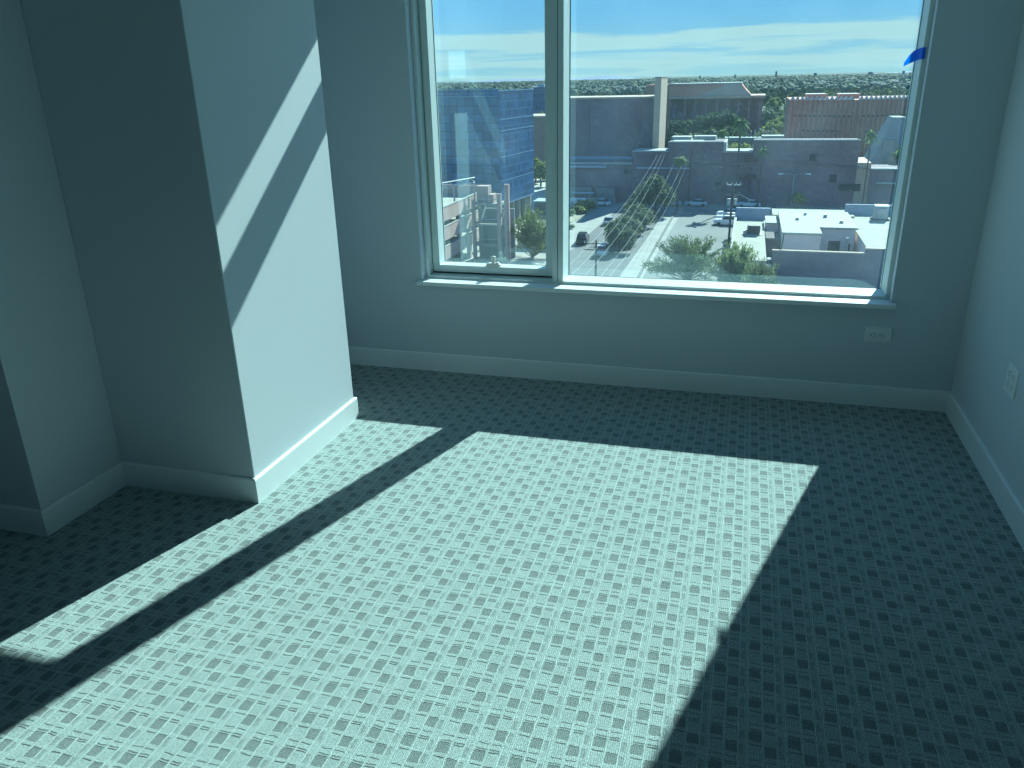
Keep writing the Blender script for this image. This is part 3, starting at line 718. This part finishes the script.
# ---- poles, lamps, wires
def pole(name, x, y, z1, r0, r1, m, label, cat):
    root = empty(name, (x, y, GZ), 0, label, cat)
    MB().tube([(0, 0, 0), (0, 0, (z1 - GZ) * .5), (0, 0, z1 - GZ)], [r0, (r0 + r1) / 2, r1], 8).build('pole', m, root)
    return root
u1 = pole('utility_pole', -1.75, 133.6, -14.6, .19, .13, WOOD, 'dark wooden utility pole with transformers beside the parked cars', 'pole')
HP = -14.6 - GZ
MB().box(-1.0, -.08, HP - .35, 1.2, .08, HP - .18).build('crossarm', STEEL, u1)
MB().box(-1.3, -.08, HP - 1.9, 1.3, .08, HP - 1.75).build('crossarm', WOOD, u1)
for x in (-.45, .55):
    MB().loft([[(x + .3 * math.cos(t), .3 * math.sin(t) - .1, z) for t in [2 * PI * i / 10 for i in range(10)]] for z in (HP - 3.4, HP - 2.4)]).build('transformer', STEEL, u1)
for x in (-.9, -.2, .5, 1.1):
    MB().tube([(x, 0, HP - .18), (x, 0, HP + .12)], .07, 6).build('insulator', PLATE, u1)
MB().tube([(0, 0, HP - 2.2), (1.2, .5, HP - 1.9), (2.6, 1, HP - 2.5), (2.7, 1, HP - 3.2)], .05, 5).build('service_bracket', STEEL, u1)
u2 = pole('short_utility_pole', -17.7, 100, -17.9, .15, .11, WOOD, 'thin dark pole with crossarm standing over the road at the pane bottom', 'pole')
HP = -17.9 - GZ
for z in (HP - .5, HP - 1.3):
    MB().box(-1.6, -.06, z, 1.6, .06, z + .12).build('crossarm', WOOD, u2)
for x in (-1.5, -.8, .8, 1.5):
    MB().tube([(x, 0, HP - .38), (x, 0, HP - .15)], .06, 6).build('insulator', PLATE, u2)
u3 = pole('far_utility_pole', -11.2, 174.6, -12.6, .16, .12, WOOD, 'slim pole in front of the long brown wall where the wires end', 'pole')
HP = -12.6 - GZ
MB().box(-2.4, -.06, HP - 2.9, 1.5, .06, HP - 2.75).build('crossarm', WOOD, u3)
u5 = pole('slim_post', 4.9, 106.9, -17.6, .1, .08, WOOD, 'thin leaning post rising before the brown block wall', 'pole')
u5.rotation_euler = (0, math.radians(4), 0)
MB().box(-.15, -.15, 0, .15, .15, .4).build('base', DARK, u5)
# wires: six conductors sagging from the near pole line to the far pole
WIRE = mat('bright_aluminium_wire', (.55, .57, .56), .35, metal=.0, spec=.8, var=.02)
near = [(-14.4, 62, -13.9), (-13.2, 62, -13.7), (-11.9, 62, -13.5), (-10.6, 62, -13.5), (-9.9, 62, -13.45), (-9.1, 62, -13.4)]
farp = [(-18.0, 172.0, -13.8), (-17.2, 172.2, -13.8), (-16.5, 172.4, -13.8), (-14.6, 174.4, -15.4), (-12.8, 174.4, -15.4), (-11.9, 174.4, -15.4)]
wl = ['leftmost', 'second from left', 'third from left', 'third from right', 'second from right', 'rightmost']
for i in range(6):
    a, b_ = Vector(near[i]), Vector(farp[i]); pts = []
    for j in range(25):
        t = j / 24; p = a.lerp(b_, t); p.z -= 4 * (1.4 + .15 * (i % 3)) * t * (1 - t); pts.append(p)
    tag(MB().tube(pts, .014, 5).build('power_line', WIRE), 'bright overhead power line above the road, %s of six' % wl[i], 'wire', 'power lines above the road')
sl = pole('double_street_light', 9.7, 176.5, -18.0, .10, .07, STEEL, 'double-armed street light in front of the long brown wall', 'street light')
HP = -18.0 - GZ
for s_ in (-1, 1):
    MB().tube([(0, 0, HP), (s_ * 1.0, 0, HP + .35), (s_ * 2.3, 0, HP + .3)], .05, 6).build('arm', STEEL, sl)
    MB().loft([[(s_ * 2.2, -.2, HP + .2), (s_ * 2.2, .2, HP + .2), (s_ * 2.2, .2, HP + .4), (s_ * 2.2, -.2, HP + .4)], [(s_ * 3.2, -.28, HP + .12), (s_ * 3.2, .28, HP + .12), (s_ * 3.2, .2, HP + .36), (s_ * 3.2, -.2, HP + .36)]]).build('lamp_head', PLATE, sl)

# ---- vehicles
def car(name, label, x, y, rz, paint, kind='sedan', cat='car'):
    root = empty(name, (x, y, GZ + .05), rz, label, cat)
    L_, W_ = (4.7, 1.85) if kind != 'van' else (6.4, 2.1)
    h1, h2 = (.95, 1.48) if kind == 'sedan' else (1.1, 1.75) if kind == 'suv' else (1.5, 2.5)
    def ring(y_, z0, z1, w_): return [(-w_ / 2, y_, z0), (w_ / 2, y_, z0), (w_ / 2 * 1.0, y_, z0 + (z1 - z0) * .6), (w_ / 2 * .9, y_, z1), (-w_ / 2 * .9, y_, z1), (-w_ / 2, y_, z0 + (z1 - z0) * .6)]
    a = L_ / 2
    MB().loft([ring(-a, .35, h1 * .75, W_ * .85), ring(-a + .25, .25, h1 * .92, W_), ring(-a * .45, .22, h1, W_), ring(a * .5, .22, h1, W_), ring(a - .25, .25, h1 * .95, W_), ring(a, .35, h1 * .8, W_ * .88)]).build('body', paint, root)
    cf, cb = (a * .42, -a * .72) if kind == 'sedan' else (a * .4, -a * .92) if kind == 'suv' else (a * .75, -a * .96)
    sl_ = .55 if kind == 'sedan' else .25
    def cr_(z, y0, y1, w_): return [(-w_ / 2, y0, z), (w_ / 2, y0, z), (w_ / 2, y1, z), (-w_ / 2, y1, z)]
    MB().loft([cr_(h1 - .02, cb, cf, W_ * .88), cr_(h2 - .06, cb + sl_, cf - sl_ - .15, W_ * .74)]).build('windows', DGLASS, root)
    MB().loft([cr_(h2 - .07, cb + sl_ - .05, cf - sl_ - .1, W_ * .76), cr_(h2, cb + sl_ + .1, cf - sl_ - .25, W_ * .68)]).build('roof', paint, root)
    for sx in (-1, 1):
        for sy in (-.62, .62):
            x0 = sx * (W_ / 2 - .1)
            MB().loft([[(x0 - .1, sy * a + .33 * math.cos(t), .33 + .33 * math.sin(t)) for t in [2 * PI * i / 12 for i in range(12)]], [(x0 + .1, sy * a + .33 * math.cos(t), .33 + .33 * math.sin(t)) for t in [2 * PI * i / 12 for i in range(12)]]]).build('wheel', DARK, root)
    return root
PW = mat('white_car_paint', (.72, .74, .74), .3, var=.02)
PS = mat('silver_car_paint', (.50, .53, .56), .3, var=.02, metal=.2)
PB = mat('black_car_paint', (.02, .022, .028), .25, var=.02)
car('sedan', 'silver sedan driving in the middle of the road', -24.2, 150, .05, PS)
car('dark_suv', 'black car driving on the left side of the road', -25.6, 131.5, .08, PB, 'suv')
car('white_pickup', 'white car at the bottom of the road below the trees', -20.7, 122.5, .03, PW, 'suv')
car('delivery_van', 'white van parked beyond the planted island', -34.4, 174.6, PI / 2 + .1, PW, 'van', 'van')
car('compact_car', 'small white car just right of the white van', -30.0, 173.4, PI / 2 - .2, PW)
car('parked_car', 'white parked car, farthest of the three beside the cream-roofed building', -2.5, 162.4, PI / 2, PW)
car('parked_car', 'white parked car, middle of the three beside the cream-roofed building', -2.5, 157.6, PI / 2, PW)
car('parked_car', 'white parked car, nearest of the three beside the cream-roofed building', -2.6, 152.6, PI / 2, PW, 'suv')
car('street_car', 'blue-grey car on the cross street by the palm trunks', 4.9, 169.3, PI / 2, mat('slate_car_paint', (.10, .13, .17), .3, var=.02))
car('kerb_car', 'pale car at the foot of the brown wall, left of the bushy fan palm trunk', -15.0, 175.2, PI / 2, PS)
car('kerb_car', 'pale car parked under the brown wall between the bushy fan palm and slim pole', -9.6, 175.2, PI / 2, PS)
car('kerb_car', 'white car at the foot of the brown wall beside the tallest fan palm', 1.2, 175.6, PI / 2, PW)
car('patio_car', 'pale car tucked between the yard building and the shops', 4.6, 117.5, 0, PS)

# ---- plants
def leaf_cloud(mb, blobs, n, s, seed, cores=True):
    r = random.Random(seed)
    if cores:
        for c, rx, ry, rz in blobs: mb.sph(c, rx * .80, ry * .80, rz * .78, seed=seed, amp=.5, nu=9, nv=6)
    tot = sum(b[1] * b[2] for b in blobs)
    for c, rx, ry, rz in blobs:
        for _ in range(max(4, int(n * rx * ry / tot))):
            d = Vector((r.gauss(0, 1), r.gauss(0, 1), r.gauss(0, 1))).normalized() * r.uniform(.72, 1.1)
            p = Vector(c) + Vector((d.x * rx, d.y * ry, d.z * rz))
            a = Vector((r.gauss(0, 1), r.gauss(0, 1), r.gauss(0, 1))).normalized(); b_ = a.orthogonal().normalized(); c2 = a.cross(b_)
            k_ = s * r.uniform(.6, 1.3)
            mb.quad(p - b_ * k_ - c2 * k_ * .5, p + b_ * k_ - c2 * k_ * .5, p + b_ * k_ + c2 * k_ * .5, p - b_ * k_ + c2 * k_ * .5)
    return mb
def broad_tree(name, h, w_, leaf, seed, n=500, s=.28, trunk=True, cores=True, low=.25):
    """unit tree at the origin; crown of overlapping leafy lobes on a forked trunk"""
    r = random.Random(seed); root = empty(name)
    blobs = []
    for i in range(7):
        a = 2 * PI * i / 6 + r.uniform(-.3, .3); rr = 0 if i == 6 else w_ * r.uniform(.22, .30)
        bz = h * (.80 if i == 6 else r.uniform(low + .22, .68)); q = w_ * r.uniform(.20, .28)
        blobs.append(((rr * math.cos(a), rr * math.sin(a), bz), q, q, min(q * .85, h * .24)))
    leaf_cloud(MB(), blobs, n, s, seed, cores).build('crown', leaf, root)
    tb = MB(); t = w_ * .028 + .05
    tb.tube([(0, 0, -.1), (t, 0, h * .25), (0, t, h * .42)], [t * 1.4, t, t * .8], 7)
    for b in blobs[:5]:
        c = Vector(b[0]); tb.tube([(0, t * .5, h * .36), tuple(c * .55 + Vector((0, 0, h * .22))), tuple(c)], [t * .7, t * .45, t * .2], 5)
    tb.build('trunk', BARK, root)
    return root
def place(root, x, y, z=GZ, rz=0, sc=1, label=None, cat='tree', group=None, first=set()):
    if root.name not in first:
        first.add(root.name); root.location = (x, y, z); root.rotation_euler.z = rz; root.scale = (sc, sc, sc) if not isinstance(sc, tuple) else sc
        o = root
    else:
        o = copy_tree(root, (x, y, z), rz, sc)
    tag(o, label, cat, group); 
    if not group and 'group' in o: del o['group']
    return o

# near mesquite in the left pane, wispy palo verde in front of the lot
def wispy(name, h, w_, seed, n, leaf):
    r = random.Random(seed); root = empty(name); lf = MB(); tb = MB()
    for i in range(64):
        a = r.uniform(0, 2 * PI); e = r.uniform(.15, 1.0); L_ = r.uniform(.65, 1.0)
        d = Vector((math.cos(a) * e, math.sin(a) * e * .8, 1.05 - .80 * e * e))
        L_ *= 1.0
        end = Vector((d.x * w_ / 2 * L_, d.y * w_ / 2 * L_, d.z * h * L_ * .95))
        mid = end * .5 + Vector((r.uniform(-.3, .3), r.uniform(-.3, .3), h * .08))
        tb.tube([(0, 0, 0), tuple(mid), tuple(end)], [.07, .045, .015], 4)
        for _ in range(n // 64):
            t = r.uniform(.35, 1.04); p = (mid.lerp(end, (t - .5) * 2) if t > .5 else mid * (t * 2)) + Vector((r.gauss(0, .28), r.gauss(0, .28), r.gauss(0, .2)))
            q = (d + Vector((r.gauss(0, .5), r.gauss(0, .5), r.gauss(0, .4)))).normalized(); s1 = q.orthogonal().normalized() * r.uniform(.05, .11)
            q = q * r.uniform(.10, .26); q *= .72; s1 *= .72; lf.quad(p - q - s1, p + q - s1, p + q + s1, p - q + s1)
    lf.build('foliage', leaf, root); tb.build('branches', BARK, root)
    return root
w1 = wispy('palo_verde', 6.6, 14.0, 11, 9600, LEAF['pale'])
tag(w1, 'wispy green palo verde at the lower left of the parking lot', 'tree'); w1.location = (-6.4, 108.0, GZ)
w2 = copy_tree(w1, (-.2, 106.5, GZ), 1.9, (.9, .85, .9), 'wispy palo verde before the walled yard, right of its twin')
mq = wispy('mesquite_tree', 8.0, 12.0, 13, 7000, LEAF['olive'])
tag(mq, 'feathery green mesquite right of the stair tower', 'tree'); mq.location = (-31.0, 118.5, GZ)
w3 = copy_tree(w1, (2.6, 101.2, GZ), 4.0, (.62, .62, .8), 'small wispy palo verde beside the brown block wall')

med = broad_tree('street_tree', 4.6, 5.6, LEAF['grey'], 21, n=900, s=.2, low=.12)
place(med, -18.4, 124.8, rz=.4, label='round grey-green street tree nearest in the roadside row')
place(med, -18.7, 131.5, rz=2.1, sc=(1.1, 1.25, 1.0), label='grey-green street tree, second nearest in the roadside row')
place(med, -17.6, 141.0, rz=3.3, sc=(.85, 1.0, .85), label='low grey-green street tree in the middle of the roadside row')
place(med, -18.4, 147.0, rz=1.2, sc=(1.2, 1.3, .95), label='spreading street tree before the tallest roadside tree')
deep = broad_tree('shade_tree', 9.2, 9.6, LEAF['grey'], 33, n=1500, s=.28, low=.08)
place(deep, -16.9, 161.5, rz=.9, sc=(.82, .8, .86), label='tallest roadside tree, at the far end before the brown wall')
place(deep, -20.6, 157.0, rz=2.9, sc=(.42, .45, .42), label='small shrubby tree left of the tallest roadside tree')
yel = broad_tree('golden_tree', 3.3, 3.1, LEAF['yellow'], 41, n=420, s=.15, low=.3)
place(yel, 10.9, 175.2, label='small golden tree beneath the double street light')
def shrub(name, leaf, seed, n=160, s=.14):
    root = empty(name); r = random.Random(seed)
    blobs = [((r.uniform(-.5, .5), r.uniform(-.4, .4), .45 + r.uniform(0, .25)), .6, .55, .5) for _ in range(4)]
    leaf_cloud(MB(), blobs, n, s, seed).build('foliage', leaf, root)
    MB().tube([(0, 0, -.05), (0, 0, .5)], .06, 5).build('stem', BARK, root)
    return root
sh = shrub('yellow_shrub', LEAF['yellow'], 51)
for i, (x, y, sc_) in enumerate(((23.2, 172.5, 1.1), (24.6, 172.8, 1.2), (26.4, 172.5, 1.0), (27.7, 172.9, 1.1))):
    place(sh, x, y, sc=sc_, rz=i, label='yellow flowering shrub at the foot of the long brown wall', cat='shrub', group='yellow shrubs by the wall')
s2 = shrub('island_shrub', LEAF['olive'], 52)
struct2('planting_island', MB().prism([(-34.4, 157.5), (-31.6, 150), (-29.9, 166), (-31.5, 172), (-34.4, 170)], GZ, GZ + .12), GRAVEL, 'gravel planting island left of the road')
for i, (x, y, sc_) in enumerate(((-33.2, 162.5, 1.3), (-32.0, 165.5, 1.5), (-31.4, 161, 1.2), (-32.6, 168.6, 1.5), (-31.2, 168.5, 1.2), (-33.5, 158.9, 1.0))):
    place(s2, x, y, z=GZ + .1, sc=sc_, rz=i * 1.3, label='olive shrub on the gravel planting island', cat='shrub', group='shrubs on the planting island')
for i, (x, y) in enumerate(((-30.4, 144.5), (-30.9, 140))):
    place(s2, x, y, rz=i * 2.3, sc=(.75, .75, .7), label='small dark shrub on the pale walk, %s of two' % ('farther', 'nearer')[i], cat='shrub')
ml = empty('roadside_monument', (-31.2, 169.8, GZ), 0, 'small beige block monument behind the planting island', 'monument')
slab('block', [(-1.2, -.5, 0, 1.2, .5, 1.9)], mat('beige_block', (.36, .33, .27), .9, var=.1), ml); slab('cap', [(-1.3, -.6, 1.9, 1.3, .6, 2.05)], CONC, ml)

# palms
def palm(name, h, cr_, seed, nf=26):
    r = random.Random(seed); root = empty(name)
    MB().tube([(0, 0, -.1), (.08, 0, h * .4), (.02, .05, h * .75), (0, 0, h)], [.26, .19, .17, .20], 8).build('trunk', BARK, root)
    fr = MB()
    for i in range(nf):
        a = 2 * PI * i / nf + r.uniform(-.15, .15); e = r.uniform(-.45, 1.25); L_ = cr_ * r.uniform(.8, 1.05)
        d = Vector((math.cos(a), math.sin(a), 0)); sd_ = Vector((-math.sin(a), math.cos(a), 0)); prev = None
        for j in range(6):
            t = j / 5; p = Vector((0, 0, h)) + d * (L_ * t * math.cos(e * (1 - t * .3))) + Vector((0, 0, L_ * (math.sin(e) * t - .65 * t * t)))
            ww = cr_ * .17 * math.sin(PI * (.12 + .8 * t)); L1, R1 = p - sd_ * ww - Vector((0, 0, ww * .5)), p + sd_ * ww - Vector((0, 0, ww * .5))
            if prev: fr.quad(prev[0], prev[1], p, L1); fr.quad(prev[1], prev[2], R1, p)
            prev = (L1, p, R1)
    fr.build('fronds', LEAF['palm'], root)
    sk = MB().sph((0, 0, h - .7), .42, .42, .9, seed, .4); sk.build('dead_frond_skirt', mat('dry_frond_thatch', (.20, .15, .10), .95, var=.2), root)
    return root
p1 = palm('fan_palm', 12, 2.1, 61)
place(p1, -1.7, 173.6, sc=(1, 1, 1.43), label='tallest fan palm, before the notch in the white-edged podium', cat='palm')
place(p1, 23.0, 173.4, rz=1, sc=(.75, .75, 1.24), label='tall fan palm before the beige end wall of the mall', cat='palm')
place(p1, -13.2, 171.5, rz=2, sc=(.95, .95, .84), label='bushy fan palm low against the brown wall, right of the pylon', cat='palm')
place(p1, 29.5, 174, rz=3, sc=(1, 1, 1.05), label='fan palm half hidden by the right window jamb', cat='palm')
place(p1, 3.0, 173.8, rz=4, sc=(.7, .7, .98), label='thin dark palm right of the tallest fan palm', cat='palm')
p2 = palm('date_palm', 10, 2.3, 62, 30)
place(p2, -18.2, 225, rz=.3, sc=(.9, .9, 1.1), label='small palm just right of the pylon, nearer the pylon', cat='palm')
place(p2, -14.6, 225, rz=1.3, sc=(.9, .9, 1.1), label='small palm right of the pylon, before the orange hall', cat='palm')
place(p2, -6.5, 222, rz=2.3, sc=(1, 1, 1.2), label='palm between the dark trees of the civic garden', cat='palm')

# civic garden trees between the podium and the halls
gt = broad_tree('garden_tree', 11, 10, LEAF['deep'], 71, n=900, s=.42, low=.10)
gy = broad_tree('bright_garden_tree', 9.5, 9.0, LEAF['olive'], 72, n=900, s=.36, low=.08)
r = random.Random(5)
for i, (x, y, s1) in enumerate(((-17, 300, 1.15), (-12.5, 296, 1.25), (-8, 300, 1.3), (-4.2, 305, 1.1), (-21.5, 310, 1.0), (-26, 312, 1.0), (-11, 262, 1.0), (-6, 268, 1.0), (-15, 255, .9))):
    place(gt, x, y, rz=r.uniform(0, 6), sc=s1, label='dark tree massed before the orange-brown hall', group='dark trees before the orange-brown hall')
for i, (x, y, s1) in enumerate(((-9.5, 215, .9), (-6.8, 218, 1.0), (-4.5, 214, .85), (-11.8, 219, .75), (.5, 232, .7), (-1.5, 226, .7), (-13.8, 232, .7), (-3.4, 196, 1.22), (-.2, 197, 1.18))):
    place(gy, x, y, rz=r.uniform(0, 6), sc=s1, label='bright green garden tree rising behind the white-edged podium roof', group='bright trees behind the podium')
for i, (x, y, s1) in enumerate(((4.5, 300, .85), (8.5, 309, .8), (8.6, 293, .7), (3.0, 316, .6), (9.5, 330, 1.1), (12.5, 352, 1.1), (15, 338, 1.0), (-2, 290, .55), (1.4, 286, .5), (3.6, 278, .55), (7.0, 276, .6))):
    place(gy, x, y, rz=r.uniform(0, 6), sc=s1, label='green tree between the orange-brown hall and the fluted office', group='trees between the hall and the fluted office')
for i, (x, y, s1) in enumerate(((-50, 200, .7), (-53, 206, .75), (-57, 212, .8), (-51.5, 214, .6))):
    place(gy, x, y, rz=r.uniform(0, 6), sc=s1, label='green tree glimpsed between the blue tower and the mullion', group='trees right of the blue tower')
for i, (x, y, s1) in enumerate(((-63.5, 254, 1.75), (-67.5, 258, 1.6))):
    place(gy, x, y, rz=i * 2.2, sc=(s1 * .7, s1 * .7, s1), label='tall green tree between the far blue tower and the low brown building, %s of two' % ('nearer', 'farther')[i])
for i, (x, y, s1) in enumerate(((33.5, 192, .42), (31, 190, .3), (36, 195, .5))):
    place(gy, x, y, z=-16.9, rz=r.uniform(0, 6), sc=s1, label='small green tree on the roof terrace at the right window jamb', group='terrace trees at the right')
# walks and low roofs in the civic garden
cg = empty('garden_pavilion', (0, 240, GZ), 0, 'pale grey pavilion among the trees behind the podium', 'building')
slab('roof', [(-10, 5, 8.2, 9, 10, 9.2)], mat('grey_green_roofing', (.22, .28, .26), .8, var=.1), cg)
slab('wall', [(-9, 6, 0, 8, 9.5, 8.2)], mat('grey_green_roofing', ()), cg)
slab('white_canopy', [(3.5, .5, 9.5, 9.5, 5, 10.0)], WROOF, cg)
slab('fins', [(-2 + i * 1.2, 10.2, 5, -1.6 + i * 1.2, 11.4, 11 + .4 * math.sin(i * 2)) for i in range(8)], CONC, cg)

# individual trees of the suburb beyond
prot = [broad_tree('suburb_tree', 10.5, 10.5, LEAF['grey'], 81, n=260, s=.75, low=.05),
        broad_tree('leafy_suburb_tree', 9.5, 9.5, LEAF['olive'], 82, n=260, s=.7, low=.05),
        broad_tree('dark_suburb_tree', 11.5, 9.0, LEAF['deep'], 83, n=260, s=.75, low=.05)]
names = ['grey-green tree in the nearer suburb beyond the halls', 'olive-green tree in the nearer suburb beyond the halls', 'dark evergreen in the nearer suburb beyond the halls']
r = random.Random(99); cnt = 0
placed = []
def open_view(q, y):
    """can a treetop at slope q, distance y be seen past the near blocks?"""
    t = 15.5 / y
    if q < -.26: return False
    if q < -.237: return True
    if q < -.105: return t < .0226
    if q < -.012: return False
    if q < .017: return t < .0226
    if q < .040: return True
    return t < .0268
while cnt < 280:
    y = 262 + 760 * r.random() ** .8
    q = r.uniform(-.262, .225); x = q * y
    if not open_view(q, y): continue
    if -45 < x < 8 and y < 362: continue
    if 6 < x and y < 292: continue
    if x < -66 and 290 < y < 320: continue
    if any((x - a) ** 2 + (y - b) ** 2 < 55 for a, b in placed): continue
    placed.append((x, y)); k_ = r.randrange(3)
    place(prot[k_], x, y, rz=r.uniform(0, 6.3), sc=r.uniform(.6, 1.12), label=names[k_], group=('grey-green', 'olive-green', 'dark')[k_] + ' trees in the nearer suburb')
    cnt += 1
# houses showing between the trees
hs = empty('suburb_house')
slab('wall', [(-7, -4, 0, 7, 4, 4.2)], PINKW, hs)
k = MB(); k.loft([[(-7.6, -4.6, 4.2), (7.6, -4.6, 4.2), (7.6, 4.6, 4.2), (-7.6, 4.6, 4.2)], [(-7, -.4, 6.6), (7, -.4, 6.6), (7, .4, 6.6), (-7, .4, 6.6)]]); k.build('roof', WROOF, hs)
for i in range(14):
    y = r.uniform(1050, 1800); x = r.uniform(-.28, .215) * y
    place(hs, x, y, z=GZ + 5.0, rz=r.uniform(-.4, .4), sc=r.uniform(.8, 1.3), label='pale-roofed house among the trees of the far suburb', cat='house', group='houses in the far suburb')
# the countless crowns out to the horizon; every crown a random green, blued for haze
fm = bpy.data.materials.new('haze_blued_treetop_greens'); fm.use_nodes = True
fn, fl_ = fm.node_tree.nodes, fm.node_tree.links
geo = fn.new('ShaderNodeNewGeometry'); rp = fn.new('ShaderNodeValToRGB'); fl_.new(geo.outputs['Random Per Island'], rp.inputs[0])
rp.color_ramp.elements[0].color = (.04, .07, .055, 1); rp.color_ramp.elements[1].color = (.22, .26, .12, 1)  # greens lean blue: distance haze is put into the crown colour
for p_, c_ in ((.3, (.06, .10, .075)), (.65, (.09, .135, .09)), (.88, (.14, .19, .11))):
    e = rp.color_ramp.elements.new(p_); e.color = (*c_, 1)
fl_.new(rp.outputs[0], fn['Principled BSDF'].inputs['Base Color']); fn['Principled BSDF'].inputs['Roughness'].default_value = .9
ico = MB().sph((0, 0, 0), 1, 1, 1, 1, 0, nu=7, nv=5)
ff = MB(); iv = [Vector(v) for v in ico.v]
for i in range(11500):
    y = 1035 + 9000 * r.random() ** 2.6; x = r.uniform(-.44, .24) * y
    s1 = r.uniform(2.6, 5.4) * (1 + (y - 560) / 2600); hh = r.uniform(.8, 1.35) * min(s1, 5.2)
    w0 = r.uniform(.75, 1.2); b = len(ff.v)
    for v in iv:
        q = 1 + .45 * noise.noise(v * 1.8 + Vector((i * .37, 0, 0)))
        ff.v.append((x + v.x * s1 * w0 * q, y + v.y * s1 * q, GZ + hh * .95 + v.z * hh * q))
    ff.f += [tuple(b + j for j in f_) for f_ in ico.f]
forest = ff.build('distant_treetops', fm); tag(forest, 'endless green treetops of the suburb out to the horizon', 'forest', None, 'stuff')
# skyline dots and hills
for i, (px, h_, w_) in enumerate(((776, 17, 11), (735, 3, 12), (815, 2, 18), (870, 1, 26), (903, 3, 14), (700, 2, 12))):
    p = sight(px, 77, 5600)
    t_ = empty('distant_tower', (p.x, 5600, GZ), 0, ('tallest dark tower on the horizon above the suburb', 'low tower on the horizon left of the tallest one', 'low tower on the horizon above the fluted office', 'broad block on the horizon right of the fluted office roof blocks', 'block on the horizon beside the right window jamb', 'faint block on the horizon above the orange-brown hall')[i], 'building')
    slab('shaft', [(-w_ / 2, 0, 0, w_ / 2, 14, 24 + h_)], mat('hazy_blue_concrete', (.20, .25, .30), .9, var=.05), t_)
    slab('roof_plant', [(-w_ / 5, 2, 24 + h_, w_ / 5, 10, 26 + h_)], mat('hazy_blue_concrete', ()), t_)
hm = MB(); n1 = 60
prof = lambda x: max(0, 62 * math.exp(-((x + 2550) / 420) ** 2) + 45 * math.exp(-((x + 4100) / 900) ** 2) + 38 * math.exp(-((x - 3000) / 700) ** 2) + 8 * noise.noise(Vector((x / 180, 3, 0))))
rings = []
for i in range(n1 + 1):
    x = -7500 + i * 12500 / n1; hgt = prof(x) + 2
    rings.append([(x, 14600, GZ - .3), (x, 15000, GZ + hgt), (x, 15500, GZ + hgt * .9), (x, 16500, GZ - .3)])
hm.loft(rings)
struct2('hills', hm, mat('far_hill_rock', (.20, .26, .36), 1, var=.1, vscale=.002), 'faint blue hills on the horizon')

# ================================================================== LIGHT
sd = Vector((-.29, -1, -.74)).normalized()
sun_d = bpy.data.lights.new('sun', 'SUN'); sun_d.energy = 12.0; sun_d.angle = math.radians(.53); sun_d.color = (1, .985, .95)
sun = bpy.data.objects.new('sun', sun_d); COL.objects.link(sun)
sun.rotation_euler = sd.to_track_quat('-Z', 'Y').to_euler()
sun.location = (3, 12, 9)
wd = bpy.data.worlds.new('sky'); SC.world = wd; wd.use_nodes = True
N = wd.node_tree.nodes; L = wd.node_tree.links
bg = N['Background']
tc = N.new('ShaderNodeTexCoord'); sep = N.new('ShaderNodeSeparateXYZ'); L.new(tc.outputs['Generated'], sep.inputs[0])
def mth(op, a, bb=None, c=None):
    n = N.new('ShaderNodeMath'); n.operation = op
    for i, v in enumerate((a, bb, c)):
        if v is None: continue
        if hasattr(v, 'links'): L.new(v, n.inputs[i])
        else: n.inputs[i].default_value = v
    return n.outputs[0]
ramp = N.new('ShaderNodeValToRGB'); L.new(sep.outputs['Z'], ramp.inputs[0])
els = [(0.0, (.52, .78, .90)), (.03, (.38, .69, .95)), (.07, (.27, .62, 1.02)), (.15, (.20, .53, 1.02)), (.5, (.13, .38, .90)), (1.0, (.08, .25, .66))]
ramp.color_ramp.elements[0].position = 0; ramp.color_ramp.elements[0].color = (*els[0][1], 1)
ramp.color_ramp.elements[1].position = 1; ramp.color_ramp.elements[1].color = (*els[-1][1], 1)
for p_, c_ in els[1:-1]:
    e = ramp.color_ramp.elements.new(p_); e.color = (*c_, 1)
# stretched bands of cloud low over the horizon: project the direction on a cloud deck
cmb = N.new('ShaderNodeCombineXYZ'); L.new(mth('MULTIPLY', sep.outputs['X'], 5.0), cmb.inputs[0]); L.new(mth('MULTIPLY', sep.outputs['Z'], 95.0), cmb.inputs[1]); L.new(mth('MULTIPLY', sep.outputs['Y'], 5.0), cmb.inputs[2])
nz = N.new('ShaderNodeTexNoise'); nz.inputs['Scale'].default_value = 1.0; nz.inputs['Detail'].default_value = 9; nz.inputs['Roughness'].default_value = .62; nz.inputs['Distortion'].default_value = .5
L.new(cmb.outputs[0], nz.inputs['Vector'])
cov = N.new('ShaderNodeValToRGB'); L.new(sep.outputs['Z'], cov.inputs[0])
cr = cov.color_ramp; cr.elements[0].position = 0; cr.elements[0].color = (.60, .60, .60, 1); cr.elements[1].position = 1; cr.elements[1].color = (0.1, .1, .1, 1)
for p_, v_ in ((.012, .62), (.026, .62), (.036, .70), (.045, .72), (.049, .56), (.056, .38), (.070, .26), (.3, .2)):
    e = cr.elements.new(p_); e.color = (v_, v_, v_, 1)
cl = mth('ADD', nz.outputs['Fac'], mth('SUBTRACT', cov.outputs['Color'], .5))
mr = N.new('ShaderNodeMapRange'); mr.interpolation_type = 'SMOOTHSTEP'; L.new(cl, mr.inputs['Value']); mr.inputs['From Min'].default_value = .47; mr.inputs['From Max'].default_value = .69
mr.inputs['To Max'].default_value = .95
mx = N.new('ShaderNodeMix'); mx.data_type = 'RGBA'; L.new(mr.outputs[0], mx.inputs[0]); L.new(ramp.outputs['Color'], mx.inputs[6]); mx.inputs[7].default_value = (.70, .87, .94, 1)
L.new(mx.outputs[2], bg.inputs['Color']); bg.inputs['Strength'].default_value = 1.0
